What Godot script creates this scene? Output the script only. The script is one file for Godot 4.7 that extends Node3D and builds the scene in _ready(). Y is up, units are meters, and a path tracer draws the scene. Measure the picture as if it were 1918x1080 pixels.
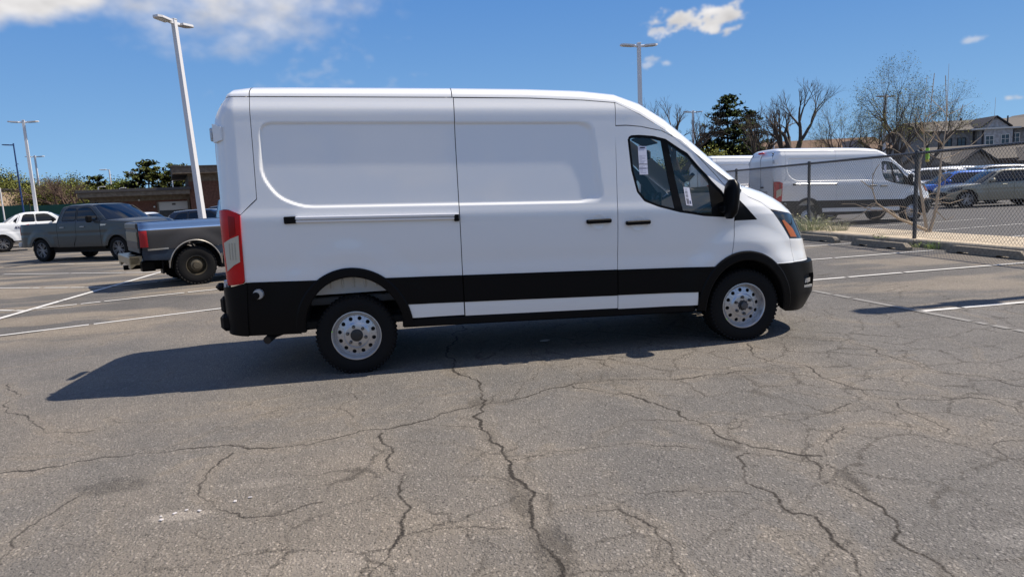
extends Node3D

# ------------------------------------------------------------------ mesh helper
class MB:
	var v := PackedVector3Array()
	var n := PackedVector3Array()
	var t := PackedVector2Array()
	var c := PackedColorArray()
	var i := PackedInt32Array()
	var col := Color.WHITE
	var tinted := false
	var two_uv := false
	func tint(k: Color) -> MB:
		col = k
		tinted = true
		return self
	func vert(p: Vector3, nn: Vector3, uv := Vector2.ZERO) -> int:
		v.append(p); n.append(nn); t.append(uv); c.append(col)
		return v.size() - 1
	func tri_i(a: int, b: int, d: int) -> void:      # counter-clockwise from the front
		i.append(a); i.append(d); i.append(b)
	func tri(a: Vector3, b: Vector3, d: Vector3) -> void:
		var nn := (b - a).cross(d - a).normalized()
		tri_i(vert(a, nn), vert(b, nn), vert(d, nn))
	func quad(a: Vector3, b: Vector3, d: Vector3, e: Vector3) -> void:
		var nn := (d - a).cross(e - b).normalized()
		var k := vert(a, nn, Vector2(0, 0))
		vert(b, nn, Vector2(1, 0)); vert(d, nn, Vector2(1, 1)); vert(e, nn, Vector2(0, 1))
		tri_i(k, k + 1, k + 2); tri_i(k, k + 2, k + 3)
	func face(pts: Array, centre: Vector3) -> void:   # flat convex face that looks away from a centre
		var nn: Vector3 = (pts[1] - pts[0]).cross(pts[2] - pts[0])
		var mid := Vector3.ZERO
		for p in pts: mid += p
		var flip: bool = nn.dot(mid / pts.size() - centre) < 0
		var m := pts.duplicate()
		if flip: m.reverse()
		nn = (nn if not flip else -nn).normalized()
		var k := v.size()
		for p in m: vert(p, nn)
		for j in range(1, m.size() - 1): tri_i(k, k + j, k + j + 1)
	func box(ctr: Vector3, size: Vector3, b := 0.0, basis := Basis.IDENTITY) -> MB:
		var h := size / 2
		b = minf(b, minf(h.x, minf(h.y, h.z)) * 0.9)
		if b <= 0.0:
			for ax in 3:
				for s in [-1, 1]:
					var q := []
					for k in [[-1, -1], [1, -1], [1, 1], [-1, 1]]:
						var p := Vector3.ZERO
						p[ax] = s * h[ax]; p[(ax + 1) % 3] = k[0] * h[(ax + 1) % 3]; p[(ax + 2) % 3] = k[1] * h[(ax + 2) % 3]
						q.append(ctr + basis * p)
					face(q, ctr)
			return self
		var cp := func(s: Vector3, ax: int) -> Vector3:
			var p := Vector3(s.x * (h.x - b), s.y * (h.y - b), s.z * (h.z - b))
			p[ax] = s[ax] * h[ax]
			return ctr + basis * p
		for ax in 3:
			var a1 := (ax + 1) % 3
			var a2 := (ax + 2) % 3
			for s in [-1, 1]:
				var q := []
				for k in [[-1, -1], [1, -1], [1, 1], [-1, 1]]:
					var sg := Vector3.ZERO
					sg[ax] = s; sg[a1] = k[0]; sg[a2] = k[1]
					q.append(cp.call(sg, ax))
				face(q, ctr)
				for s2 in [-1, 1]:
					var sa := Vector3.ZERO
					sa[ax] = s; sa[a1] = s2; sa[a2] = -1
					var sb := sa
					sb[a2] = 1
					face([cp.call(sa, ax), cp.call(sb, ax), cp.call(sb, a1), cp.call(sa, a1)], ctr)
		for sx in [-1, 1]:
			for sy in [-1, 1]:
				for sz in [-1, 1]:
					var s3 := Vector3(sx, sy, sz)
					face([cp.call(s3, 0), cp.call(s3, 1), cp.call(s3, 2)], ctr)
		return self
	func bar(a: Vector3, b: Vector3, w: float, h: float, ch := 0.0, up := Vector3.UP) -> MB:   # a box from a to b
		var d := b - a
		var x := d.normalized()
		if absf(x.dot(up)) > 0.99: up = Vector3.RIGHT
		var z := x.cross(up).normalized()
		return box((a + b) / 2, Vector3(d.length(), h, w), ch, Basis(x, z.cross(x), z))
	func tube(pts: Array, radii: Array, sides := 6, caps := true) -> MB:
		var rings := []
		var d: Vector3 = (pts[1] - pts[0]).normalized()
		var side := d.cross(Vector3.UP if absf(d.y) < 0.9 else Vector3.RIGHT).normalized()
		for k in pts.size():
			var dk: Vector3 = (pts[mini(k + 1, pts.size() - 1)] - pts[maxi(k - 1, 0)]).normalized()
			side = (side - dk * side.dot(dk)).normalized()
			var oth := dk.cross(side)
			var r: float = radii[mini(k, radii.size() - 1)]
			var start := v.size()
			for s in sides:
				var a := TAU * s / sides
				var nn := side * cos(a) + oth * sin(a)
				vert(pts[k] + nn * r, nn, Vector2(float(s) / sides, float(k)))
			rings.append(start)
		for k in pts.size() - 1:
			for s in sides:
				var s2 := (s + 1) % sides
				tri_i(rings[k] + s, rings[k] + s2, rings[k + 1] + s2)
				tri_i(rings[k] + s, rings[k + 1] + s2, rings[k + 1] + s)
		if caps:
			for e in [0, pts.size() - 1]:
				var nn: Vector3 = (pts[1] - pts[0]).normalized() * -1 if e == 0 else (pts[e] - pts[e - 1]).normalized()
				var k0 := vert(pts[e], nn)
				for s in sides: vert(v[rings[e] + s], nn)
				for s in sides:
					if e == 0: tri_i(k0, k0 + 1 + (s + 1) % sides, k0 + 1 + s)
					else: tri_i(k0, k0 + 1 + s, k0 + 1 + (s + 1) % sides)
		return self
	# profile of (radius, height) turned round the y axis of xf; the outside is on the right of the profile as it runs up
	func lathe(prof: Array, segs: int, xf := Transform3D.IDENTITY, smooth_deg := 40.0) -> MB:
		var m := prof.size()
		var seg_n := []
		for k in m - 1:
			var d: Vector2 = prof[k + 1] - prof[k]
			seg_n.append(Vector2(d.y, -d.x).normalized())
		for k in m - 1:
			var n0: Vector2 = seg_n[k]
			var n1: Vector2 = seg_n[k]
			if k > 0 and n0.dot(seg_n[k - 1]) > cos(deg_to_rad(smooth_deg)): n0 = (n0 + seg_n[k - 1]).normalized()
			if k < m - 2 and n1.dot(seg_n[k + 1]) > cos(deg_to_rad(smooth_deg)): n1 = (n1 + seg_n[k + 1]).normalized()
			var st := v.size()
			for s in segs + 1:
				var a := TAU * s / segs
				var ca := cos(a)
				var sa := sin(a)
				vert(xf * Vector3(prof[k].x * ca, prof[k].y, prof[k].x * sa), (xf.basis * Vector3(n0.x * ca, n0.y, n0.x * sa)).normalized(), Vector2(float(s) / segs, 0))
				vert(xf * Vector3(prof[k + 1].x * ca, prof[k + 1].y, prof[k + 1].x * sa), (xf.basis * Vector3(n1.x * ca, n1.y, n1.x * sa)).normalized(), Vector2(float(s) / segs, 1))
			for s in segs:
				var q := st + s * 2
				tri_i(q, q + 1, q + 3); tri_i(q, q + 3, q + 2)
		return self
	func grid(rows: Array, flip := false) -> MB:      # smooth sheet through rows of points
		var R := rows.size()
		var C: int = rows[0].size()
		var st := v.size()
		for r in R:
			for k in C:
				var du: Vector3 = rows[r][mini(k + 1, C - 1)] - rows[r][maxi(k - 1, 0)]
				var dv: Vector3 = rows[mini(r + 1, R - 1)][k] - rows[maxi(r - 1, 0)][k]
				var nn := du.cross(dv).normalized()
				vert(rows[r][k], -nn if flip else nn, Vector2(float(k) / (C - 1), float(r) / (R - 1)))
		for r in R - 1:
			for k in C - 1:
				var a := st + r * C + k
				if flip:
					tri_i(a, a + C + 1, a + 1); tri_i(a, a + C, a + C + 1)
				else:
					tri_i(a, a + 1, a + C + 1); tri_i(a, a + C + 1, a + C)
		return self
	# a flat outline (x, y) pushed from z0 to z1, then placed by xf
	func prism(poly: PackedVector2Array, z0: float, z1: float, xf := Transform3D.IDENTITY) -> MB:
		var p := poly
		if Geometry2D.is_polygon_clockwise(p): p.reverse()
		if z0 > z1:
			var zz := z0
			z0 = z1
			z1 = zz
		var turned := xf.basis.determinant() < 0
		var id := Geometry2D.triangulate_polygon(p)
		for s in [0, 1]:
			var z: float = z1 if s else z0
			var nn := (xf.basis * Vector3(0, 0, 1 if s else -1)).normalized()
			var st := v.size()
			for q in p: vert(xf * Vector3(q.x, q.y, z), nn, q)
			for k in range(0, id.size(), 3):
				var ccw := (p[id[k + 1]] - p[id[k]]).cross(p[id[k + 2]] - p[id[k]]) > 0
				if (ccw == (s == 1)) != turned: tri_i(st + id[k], st + id[k + 1], st + id[k + 2])
				else: tri_i(st + id[k], st + id[k + 2], st + id[k + 1])
		for k in p.size():
			var a := p[k]
			var b := p[(k + 1) % p.size()]
			if turned: quad(xf * Vector3(b.x, b.y, z0), xf * Vector3(a.x, a.y, z0), xf * Vector3(a.x, a.y, z1), xf * Vector3(b.x, b.y, z1))
			else: quad(xf * Vector3(a.x, a.y, z0), xf * Vector3(b.x, b.y, z0), xf * Vector3(b.x, b.y, z1), xf * Vector3(a.x, a.y, z1))
		return self
	func add(o: MB, xf := Transform3D.IDENTITY) -> MB:
		var st := v.size()
		var fl := xf.basis.determinant() < 0
		var nb := xf.basis.inverse().transposed()
		for k in o.v.size():
			v.append(xf * o.v[k]); n.append((nb * o.n[k]).normalized()); t.append(o.t[k]); c.append(o.c[k])
		for k in range(0, o.i.size(), 3):
			if fl:
				i.append(st + o.i[k]); i.append(st + o.i[k + 2]); i.append(st + o.i[k + 1])
			else:
				i.append(st + o.i[k]); i.append(st + o.i[k + 1]); i.append(st + o.i[k + 2])
		tinted = tinted or o.tinted
		return self
	func mirrored() -> MB:
		return MB.new().add(self, Transform3D(Basis.from_scale(Vector3(1, 1, -1)), Vector3.ZERO))
	func mesh() -> ArrayMesh:
		var a := []
		a.resize(Mesh.ARRAY_MAX)
		a[Mesh.ARRAY_VERTEX] = v
		a[Mesh.ARRAY_NORMAL] = n
		a[Mesh.ARRAY_TEX_UV] = t
		if tinted: a[Mesh.ARRAY_COLOR] = c
		if two_uv: a[Mesh.ARRAY_TEX_UV2] = t
		a[Mesh.ARRAY_INDEX] = i
		var m := ArrayMesh.new()
		if v.size(): m.add_surface_from_arrays(Mesh.PRIMITIVE_TRIANGLES, a)
		return m

# ------------------------------------------------------------------ scene helpers
var taken := {}
func numbered(called: String) -> String:
	var k: int = taken.get(called, 0)
	taken[called] = k + 1
	return called if k == 0 else "%s_%03d" % [called, k]

func tag(o: Node3D, label := "", category := "", group := "", kind := "") -> Node3D:
	if label: o.set_meta("label", label)
	if category: o.set_meta("category", category)
	if group: o.set_meta("group", group)
	if kind: o.set_meta("kind", kind)
	return o

func thing(called: String, label: String, category: String, at := Vector3.ZERO, turn := 0.0, group := "") -> Node3D:
	var o := Node3D.new()
	o.name = numbered(called)
	add_child(o)
	o.position = at
	o.rotation.y = turn
	return tag(o, label, category, group)

func obj(called: String, mb: Variant, m: Material, parent: Node3D = null) -> MeshInstance3D:
	var o := MeshInstance3D.new()
	o.mesh = mb.mesh() if mb is MB else mb
	o.material_override = m
	if parent == null:
		o.name = numbered(called)
		add_child(o)
	else:
		var k := 0
		var nm := called
		while parent.has_node(NodePath(nm)):
			k += 1
			nm = "%s_%03d" % [called, k]
		o.name = nm
		parent.add_child(o)
	return o

func structure(called: String, mb: Variant, m: Material) -> MeshInstance3D:
	var o := obj(called, mb, m)
	o.set_meta("kind", "structure")
	return o

func dup(src: Node3D, at: Vector3, turn: float, label: String, group := "", sc := 1.0) -> Node3D:
	var o: Node3D = src.duplicate()
	o.name = numbered(String(src.name).get_slice("_0", 0))
	add_child(o)
	o.position = at
	o.rotation = Vector3(0, turn, 0)
	o.scale = Vector3.ONE * sc
	o.set_meta("label", label)
	if group: o.set_meta("group", group)
	return o

var MATS := {}
func lin(r: float, g: float, b: float) -> Color:
	return Color(r, g, b).linear_to_srgb()

func mat(called: String, col: Color, rough := 0.6, metal := 0.0, spec := 0.5) -> StandardMaterial3D:
	if MATS.has(called): return MATS[called]
	var m := StandardMaterial3D.new()
	m.resource_name = called
	m.albedo_color = col
	m.roughness = rough
	m.metallic = metal
	m.metallic_specular = spec
	MATS[called] = m
	return m

func car_paint(called: String, col: Color, rough := 0.35, metal := 0.0) -> StandardMaterial3D:
	var m := mat(called, col, rough, metal)
	m.clearcoat_enabled = true
	m.clearcoat = 1.0
	m.clearcoat_roughness = 0.03
	return m

func glass(called: String, col: Color) -> StandardMaterial3D:
	var m := mat(called, col, 0.02)
	m.transparency = BaseMaterial3D.TRANSPARENCY_ALPHA
	return m

func pv(a: Array) -> PackedVector2Array:
	var p := PackedVector2Array()
	for k in range(0, a.size(), 2): p.append(Vector2(a[k], a[k + 1]))
	return p

func ellipse(cx: float, cy: float, a: float, b: float, low: float, seg := 28) -> PackedVector2Array:   # an arch: half an ellipse on straight sides
	var p := PackedVector2Array()
	p.append(Vector2(cx + a, low))
	for k in seg + 1:
		var w := PI * k / seg
		p.append(Vector2(cx + a * cos(w), cy + b * sin(w)))
	p.append(Vector2(cx - a, low))
	return p

func sdf(p: Vector2, poly: PackedVector2Array) -> float:      # negative inside
	var d := 1e9
	var ins := false
	var j := poly.size() - 1
	for k in poly.size():
		var a := poly[k]
		var b := poly[j]
		var e := b - a
		var w := p - a
		d = minf(d, (w - e * clampf(w.dot(e) / e.length_squared(), 0, 1)).length_squared())
		if (a.y > p.y) != (b.y > p.y) and p.x < (b.x - a.x) * (p.y - a.y) / (b.y - a.y) + a.x: ins = not ins
		j = k
	return -sqrt(d) if ins else sqrt(d)

func lerp_table(tb: Array, x: float) -> float:
	if x <= tb[0]: return tb[1]
	for k in range(2, tb.size(), 2):
		if x <= tb[k]: return lerpf(tb[k - 1], tb[k + 1], (x - tb[k - 2]) / (tb[k] - tb[k - 2]))
	return tb[tb.size() - 1]

func smooth_table(tb: Array, x: float) -> float:               # cubic through the entries
	var m: int = tb.size() / 2
	if x <= tb[0]: return tb[1]
	for k in range(1, m):
		if x <= tb[k * 2]:
			var x1: float = tb[k * 2 - 2]
			var x2: float = tb[k * 2]
			var y1: float = tb[k * 2 - 1]
			var y2: float = tb[k * 2 + 1]
			var ip := maxi(k - 2, 0)
			var iq := mini(k + 1, m - 1)
			var h := x2 - x1
			var m1: float = (y2 - tb[ip * 2 + 1]) / maxf(x2 - tb[ip * 2], 1e-6) * h
			var m2: float = (tb[iq * 2 + 1] - y1) / maxf(tb[iq * 2] - x1, 1e-6) * h
			var s := (x - x1) / h
			return y1 * (2 * s * s * s - 3 * s * s + 1) + m1 * (s * s * s - 2 * s * s + s) + y2 * (3 * s * s - 2 * s * s * s) + m2 * (s * s * s - s * s)
	return tb[tb.size() - 1]

# A panel cut out of a curved surface: poly and holes lie in the surface's own (u, v), surf turns them into a point.
func panel(mb: MB, poly: PackedVector2Array, surf: Callable, cell: float, off := 0.0, thick := 0.0, holes := []) -> MB:
	var p := poly
	if Geometry2D.is_polygon_clockwise(p): p.reverse()
	var dense := func(q: PackedVector2Array) -> PackedVector2Array:
		var o := PackedVector2Array()
		for k in q.size():
			var a := q[k]
			var b := q[(k + 1) % q.size()]
			var m := maxi(1, ceili(a.distance_to(b) / cell))
			for s in m: o.append(a.lerp(b, float(s) / m))
		return o
	var lo := p[0]
	var hi := p[0]
	for q in p:
		lo = lo.min(q)
		hi = hi.max(q)
	var org := lo - Vector2(cell, cell) * 0.37
	var nx := ceili((hi.x - org.x) / cell) + 1
	var ny := ceili((hi.y - org.y) / cell) + 1
	var mark := PackedByteArray()
	mark.resize(nx * ny)
	for ring in [p] + holes:
		for k in ring.size():
			var a: Vector2 = ring[k]
			var b: Vector2 = ring[(k + 1) % ring.size()]
			var m := maxi(1, ceili(a.distance_to(b) / (cell * 0.05)))
			for s in m + 1:
				var q := (a.lerp(b, float(s) / m) - org) / cell
				if q.x >= 0 and q.y >= 0 and q.x < nx and q.y < ny: mark[int(q.y) * nx + int(q.x)] = 1
	var cache := {}
	var e := 0.004
	var put := func(u: float, w: float) -> int:
		var a: Vector3 = surf.call(u - e, w)
		var b: Vector3 = surf.call(u + e, w)
		var d: Vector3 = surf.call(u, w - e)
		var f: Vector3 = surf.call(u, w + e)
		var nn := (b - a).cross(f - d).normalized()
		return mb.vert((a + b) * 0.5 + nn * off, nn, Vector2(u, w))
	var lat := func(cx: int, cy: int) -> int:
		var key := cy * (nx + 1) + cx
		if not cache.has(key): cache[key] = put.call(org.x + cx * cell, org.y + cy * cell)
		return cache[key]
	for cy in ny:
		var inside := false
		var known := false
		for cx in nx:
			if mark[cy * nx + cx]:
				known = false
				var x0 := org.x + cx * cell
				var y0 := org.y + cy * cell
				var sq := PackedVector2Array([Vector2(x0, y0), Vector2(x0 + cell, y0), Vector2(x0 + cell, y0 + cell), Vector2(x0, y0 + cell)])
				var bits := Geometry2D.intersect_polygons(sq, p)
				for h in holes:
					var nb := []
					for q in bits: nb.append_array(Geometry2D.clip_polygons(q, h))
					bits.assign(nb)
				for q in bits:
					if Geometry2D.is_polygon_clockwise(q): continue
					var id := Geometry2D.triangulate_polygon(q)
					var k0: Array = []
					for w: Vector2 in q: k0.append(put.call(w.x, w.y))
					for k in range(0, id.size(), 3):
						if (q[id[k + 1]] - q[id[k]]).cross(q[id[k + 2]] - q[id[k]]) > 0: mb.tri_i(k0[id[k]], k0[id[k + 1]], k0[id[k + 2]])
						else: mb.tri_i(k0[id[k]], k0[id[k + 2]], k0[id[k + 1]])
				continue
			if not known:
				var mid := org + Vector2(cx + 0.5, cy + 0.5) * cell
				inside = Geometry2D.is_point_in_polygon(mid, p)
				for h in holes:
					if inside and Geometry2D.is_point_in_polygon(mid, h): inside = false
				known = true
			if inside:
				var a: int = lat.call(cx, cy)
				var b: int = lat.call(cx + 1, cy)
				var d: int = lat.call(cx + 1, cy + 1)
				var f: int = lat.call(cx, cy + 1)
				mb.tri_i(a, b, d); mb.tri_i(a, d, f)
	if thick > 0.0:
		for ring in [p] + holes:
			var r: PackedVector2Array = dense.call(ring)
			var outer := []
			var inner := []
			for q in r:
				var s := mb.v.size()
				put.call(q.x, q.y)
				outer.append(mb.v[s])
				inner.append(mb.v[s] - mb.n[s] * thick)
				mb.v.resize(s); mb.n.resize(s); mb.t.resize(s); mb.c.resize(s)
			var ccw := not Geometry2D.is_polygon_clockwise(r)
			if ring != p: ccw = not ccw
			for k in r.size():
				var k2 := (k + 1) % r.size()
				var mid := (r[k] + r[k2]) / 2
				if ring != p and not Geometry2D.is_point_in_polygon(mid, p): continue
				var cut := false
				for h in holes:
					if ring == p and Geometry2D.is_point_in_polygon(mid, h): cut = true
				if cut: continue
				if ccw: mb.quad(outer[k], inner[k], inner[k2], outer[k2])
				else: mb.quad(outer[k2], inner[k2], inner[k], outer[k])
	return mb

func shrink(p: PackedVector2Array, by: float) -> PackedVector2Array:
	var r := Geometry2D.offset_polygon(p, -by, Geometry2D.JOIN_MITER)
	return r[0] if r.size() else p
func rounded(p: PackedVector2Array, r: float) -> PackedVector2Array:
	var a := Geometry2D.offset_polygon(p, -r, Geometry2D.JOIN_MITER)
	if a.is_empty(): return p
	var b := Geometry2D.offset_polygon(a[0], r, Geometry2D.JOIN_ROUND)
	return b[0] if b.size() else p

func fillet(p: PackedVector2Array, r: float, n := 8) -> PackedVector2Array:      # corners turned into arcs
	var o := PackedVector2Array()
	for k in p.size():
		var a := p[(k + p.size() - 1) % p.size()]
		var b := p[k]
		var d := p[(k + 1) % p.size()]
		var l := minf(r, minf(a.distance_to(b), d.distance_to(b)) * 0.48)
		var s := b + (a - b).normalized() * l
		var e := b + (d - b).normalized() * l
		for q in n + 1:
			var f := float(q) / n
			o.append(s.lerp(b, f).lerp(b.lerp(e, f), f))
	return o

# ------------------------------------------------------------------ cargo van: x forward, z to its right, origin on the ground below the rear axle
const RAKE := 0.032
const NOSE := 3.2
const TAIL := -0.87
var van_z := [0.25, 0.93, 0.36, 0.975, 0.5, 1.005, 0.62, 1.02, 0.9, 1.028, 1.0, 1.026, 1.12, 1.034, 1.3, 1.037, 1.43, 1.034, 1.52, 1.02, 1.7, 1.0, 2.0, 0.968, 2.25, 0.945, 2.36, 0.933, 2.44, 0.905, 2.5, 0.885, 2.56, 0.86]
var van_nose := [0.25, 4.60, 0.42, 4.72, 0.55, 4.79, 0.70, 4.80, 0.87, 4.775, 0.885, 4.73, 1.1, 4.67, 1.37, 4.53, 1.45, 4.40, 1.56, 4.25, 1.7, 4.1, 2.4, 3.6]
var van_press := PackedVector2Array()
var nose_arc := PackedFloat32Array()
var nose_x := PackedFloat32Array()
var nose_z := PackedFloat32Array()
const REAR_ARCH := [0.0, 0.42, 0.50, 0.54]
const FRONT_ARCH := [3.745, 0.44, 0.49, 0.565]

func nose_table() -> void:
	var l := 0.0
	var last := Vector2(0, 1.03)
	for k in 401:
		var X := minf(1.0, k / 400.0)
		X = 1.0 - pow(1.0 - X, 2.2)
		var Z := pow(maxf(0.0, 1.0 - pow(X, 4.0)), 1.0 / 3.0)
		var q := Vector2(X * 1.55, Z * 1.03)
		l += q.distance_to(last)
		last = q
		nose_arc.append(l); nose_x.append(X); nose_z.append(Z)

func van_u(x: float, w: float) -> float:      # how far along the skin the point at x lies, at height w
	if x > NOSE:
		var X := clampf((x - NOSE) / (lerp_table(van_nose, w) - NOSE), 0, 1)
		var k := nose_x.bsearch(X)
		k = clampi(k, 1, 400)
		return NOSE + lerpf(nose_arc[k - 1], nose_arc[k], clampf((X - nose_x[k - 1]) / maxf(nose_x[k] - nose_x[k - 1], 1e-9), 0, 1))
	if x < TAIL:
		return TAIL - 0.33 * asin(clampf((TAIL - x) / 0.22, 0, 1)) / (PI / 2)
	return x

func van_skin(u: float, w: float) -> Vector3:
	var z := smooth_table(van_z, w)
	var x := u
	if u > NOSE:
		var k := clampi(nose_arc.bsearch(u - NOSE), 1, 400)
		var f := clampf((u - NOSE - nose_arc[k - 1]) / maxf(nose_arc[k] - nose_arc[k - 1], 1e-9), 0, 1)
		x = NOSE + lerpf(nose_x[k - 1], nose_x[k], f) * (lerp_table(van_nose, w) - NOSE)
		z *= lerpf(nose_z[k - 1], nose_z[k], f)
	elif u < TAIL:
		var ph := minf((TAIL - u) / 0.33, 1.0) * PI / 2
		x = TAIL - 0.22 * sin(ph) - maxf(0.0, (TAIL - u) - 0.33) * 0.0
		z -= 0.20 * (1.0 - cos(ph)) + maxf(0.0, (TAIL - u) - 0.33)
		if w > 2.2: x += 0.14 * pow((w - 2.2) / 0.3, 2.0) * sin(ph)
	if x > 2.6 and w > 1.45:
		z -= 0.06 * smoothstep(2.6, 3.8, x) * minf(1.0, (w - 1.45) / 0.3)
	# bulges over the wheels
	if w < 1.35:
		var df := Vector2((x - 3.745) / 0.9, (w - 0.44) / 1.0).length()
		if df < 0.85: z += 0.026 * smoothstep(0.85, 0.62, df)
		var dr := Vector2(x / 0.9, (w - 0.42) / 1.0).length()
		if dr < 0.85: z += 0.010 * smoothstep(0.85, 0.66, dr)
	# the long pressed-in field of the side
	if w > 1.42 and w < 2.3 and x > -0.75 and x < 2.45:
		var d := -sdf(Vector2(x, w), van_press)
		var soft := 0.026 + 0.055 * smoothstep(2.1, 2.3, x)
		var fall := 0.016 * smoothstep(0.0, soft, d + 0.004)
		z -= fall
	return Vector3(x, w - RAKE * x, z)

func van_skin_flat(u: float, w: float) -> Vector3:      # the skin without pressings, for trim that lies over it
	return van_skin(u, w)

func on_skin(a: Array, open := false) -> PackedVector2Array:      # an outline in x and height, finely divided and laid along the skin
	var p := pv(a)
	var o := PackedVector2Array()
	for k in p.size():
		if open and k == p.size() - 1:
			o.append(Vector2(van_u(p[k].x, p[k].y), p[k].y))
			break
		var q := p[k]
		var r := p[(k + 1) % p.size()]
		var m := maxi(1, ceili(q.distance_to(r) / 0.04))
		for s in m:
			var w := q.lerp(r, float(s) / m)
			o.append(Vector2(van_u(w.x, w.y), w.y))
	return o

func skin_ring(p: PackedVector2Array) -> PackedVector2Array:
	var o := PackedVector2Array()
	for q in p: o.append(Vector2(van_u(q.x, q.y), q.y))
	return o

func both(called: String, mb: MB, m: Material, parent: Node3D) -> Array:      # a part and its twin on the other side
	return [obj(called, mb, m, parent), obj(called, mb.mirrored(), m, parent)]

const AXLE := Basis(Vector3(1, 0, 0), Vector3(0, 0, 1), Vector3(0, -1, 0))      # a lathe's y becomes z

func ring_with_holes(mb: MB, r1: float, r2: float, h1: float, h2: float, count: int, rh: float, deep: float) -> void:
	var rm := (r1 + r2) / 2
	var at := func(r: float, a: float, dz := 0.0) -> Vector3:
		return Vector3(r * cos(a), r * sin(a), lerpf(h1, h2, (r - r1) / (r2 - r1)) - dz)
	for s in count:
		var a0 := TAU * s / count
		var hw := PI / count
		var m := 16
		for k in m:
			var pp := []
			for j: int in [k, k + 1]:
				var w: float = TAU * j / m + PI / 16
				var c := Vector2(cos(w), sin(w))
				var tx := (r2 - rm) / absf(c.x) if absf(c.x) > 1e-6 else 1e9
				var ty := rm * hw / absf(c.y) if absf(c.y) > 1e-6 else 1e9
				var f := minf(tx, ty)
				pp.append([at.call(rm + c.x * rh, a0 + c.y * rh / rm), at.call(rm + c.x * f, a0 + c.y * f / rm), at.call(rm + c.x * rh, a0 + c.y * rh / rm, deep)])
			mb.quad(pp[0][0], pp[0][1], pp[1][1], pp[1][0])
			mb.quad(pp[0][2], pp[0][0], pp[1][0], pp[1][2])

func tyre_shape(r: float, rim: float, half: float, blocks: int) -> MB:
	var mb := MB.new()
	var s := (r - rim)
	mb.lathe([Vector2(rim, -half * 0.82), Vector2(rim + s * 0.05, -half * 0.92), Vector2(rim + s * 0.35, -half), Vector2(rim + s * 0.65, -half * 0.99), Vector2(rim + s * 0.88, -half * 0.90), Vector2(rim + s * 0.96, -half * 0.80),
		Vector2(r, -half * 0.68), Vector2(r, -half * 0.34), Vector2(r - 0.008, -half * 0.32), Vector2(r - 0.008, -half * 0.26), Vector2(r, -half * 0.24), Vector2(r, half * 0.24), Vector2(r - 0.008, half * 0.26), Vector2(r - 0.008, half * 0.32), Vector2(r, half * 0.34), Vector2(r, half * 0.68),
		Vector2(rim + s * 0.96, half * 0.80), Vector2(rim + s * 0.88, half * 0.90), Vector2(rim + s * 0.65, half * 0.99), Vector2(rim + s * 0.35, half), Vector2(rim + s * 0.30, half * 0.985), Vector2(rim + s * 0.05, half * 0.92), Vector2(rim, half * 0.82)], 72, Transform3D(AXLE, Vector3.ZERO), 35)
	for k in blocks:
		var a := TAU * k / blocks
		for sd in [-1, 1]:
			var b := Basis(Vector3.BACK, a)
			mb.box(b * Vector3(r - s * 0.085, 0, sd * half * 0.80), Vector3(s * 0.2, TAU * r / blocks * 0.6, half * 0.3), 0.004, b * Basis(Vector3.UP, sd * -0.45))
	return mb

func van_wheel(parent: Node3D, x: float, side: int, front: bool) -> void:
	var wh := obj("wheel", VAN_W.disc, mat("steel_wheel", lin(0.50, 0.51, 0.53), 0.30, 0.75), parent)
	wh.position = Vector3(x, 0.355, side * 0.885)
	wh.rotation = Vector3(0, 0 if side > 0 else PI, 0.13 if front else 0.3)
	obj("tyre", VAN_W.tyre, mat("tyre_rubber", lin(0.008, 0.008, 0.0085), 0.8, 0.0, 0.3), wh)
	obj("brake_drum", VAN_W.drum, mat("dark_iron", lin(0.012, 0.012, 0.013), 0.7), wh)
	obj("hub_cap", VAN_W.capf if front else VAN_W.capr, mat("hub_grey", lin(0.10, 0.10, 0.105), 0.4, 0.5) if front else mat("hub_black", lin(0.02, 0.02, 0.02), 0.5), wh)
	for k in 6:
		var a := TAU * k / 6 + 0.5
		var nut := obj("wheel_nut", VAN_W.nut, mat("chrome_dark", lin(0.14, 0.14, 0.145), 0.25, 0.8), wh)
		nut.position = Vector3(0.083 * cos(a), 0.083 * sin(a), 0.078)
	if not front and side > 0:
		pass
	var mk := obj("paint_mark", VAN_W.mark, mat("lime_paint", lin(0.35, 0.72, 0.12), 0.6), wh)
	mk.rotation.z = 2.6 if not front else 3.6

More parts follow.
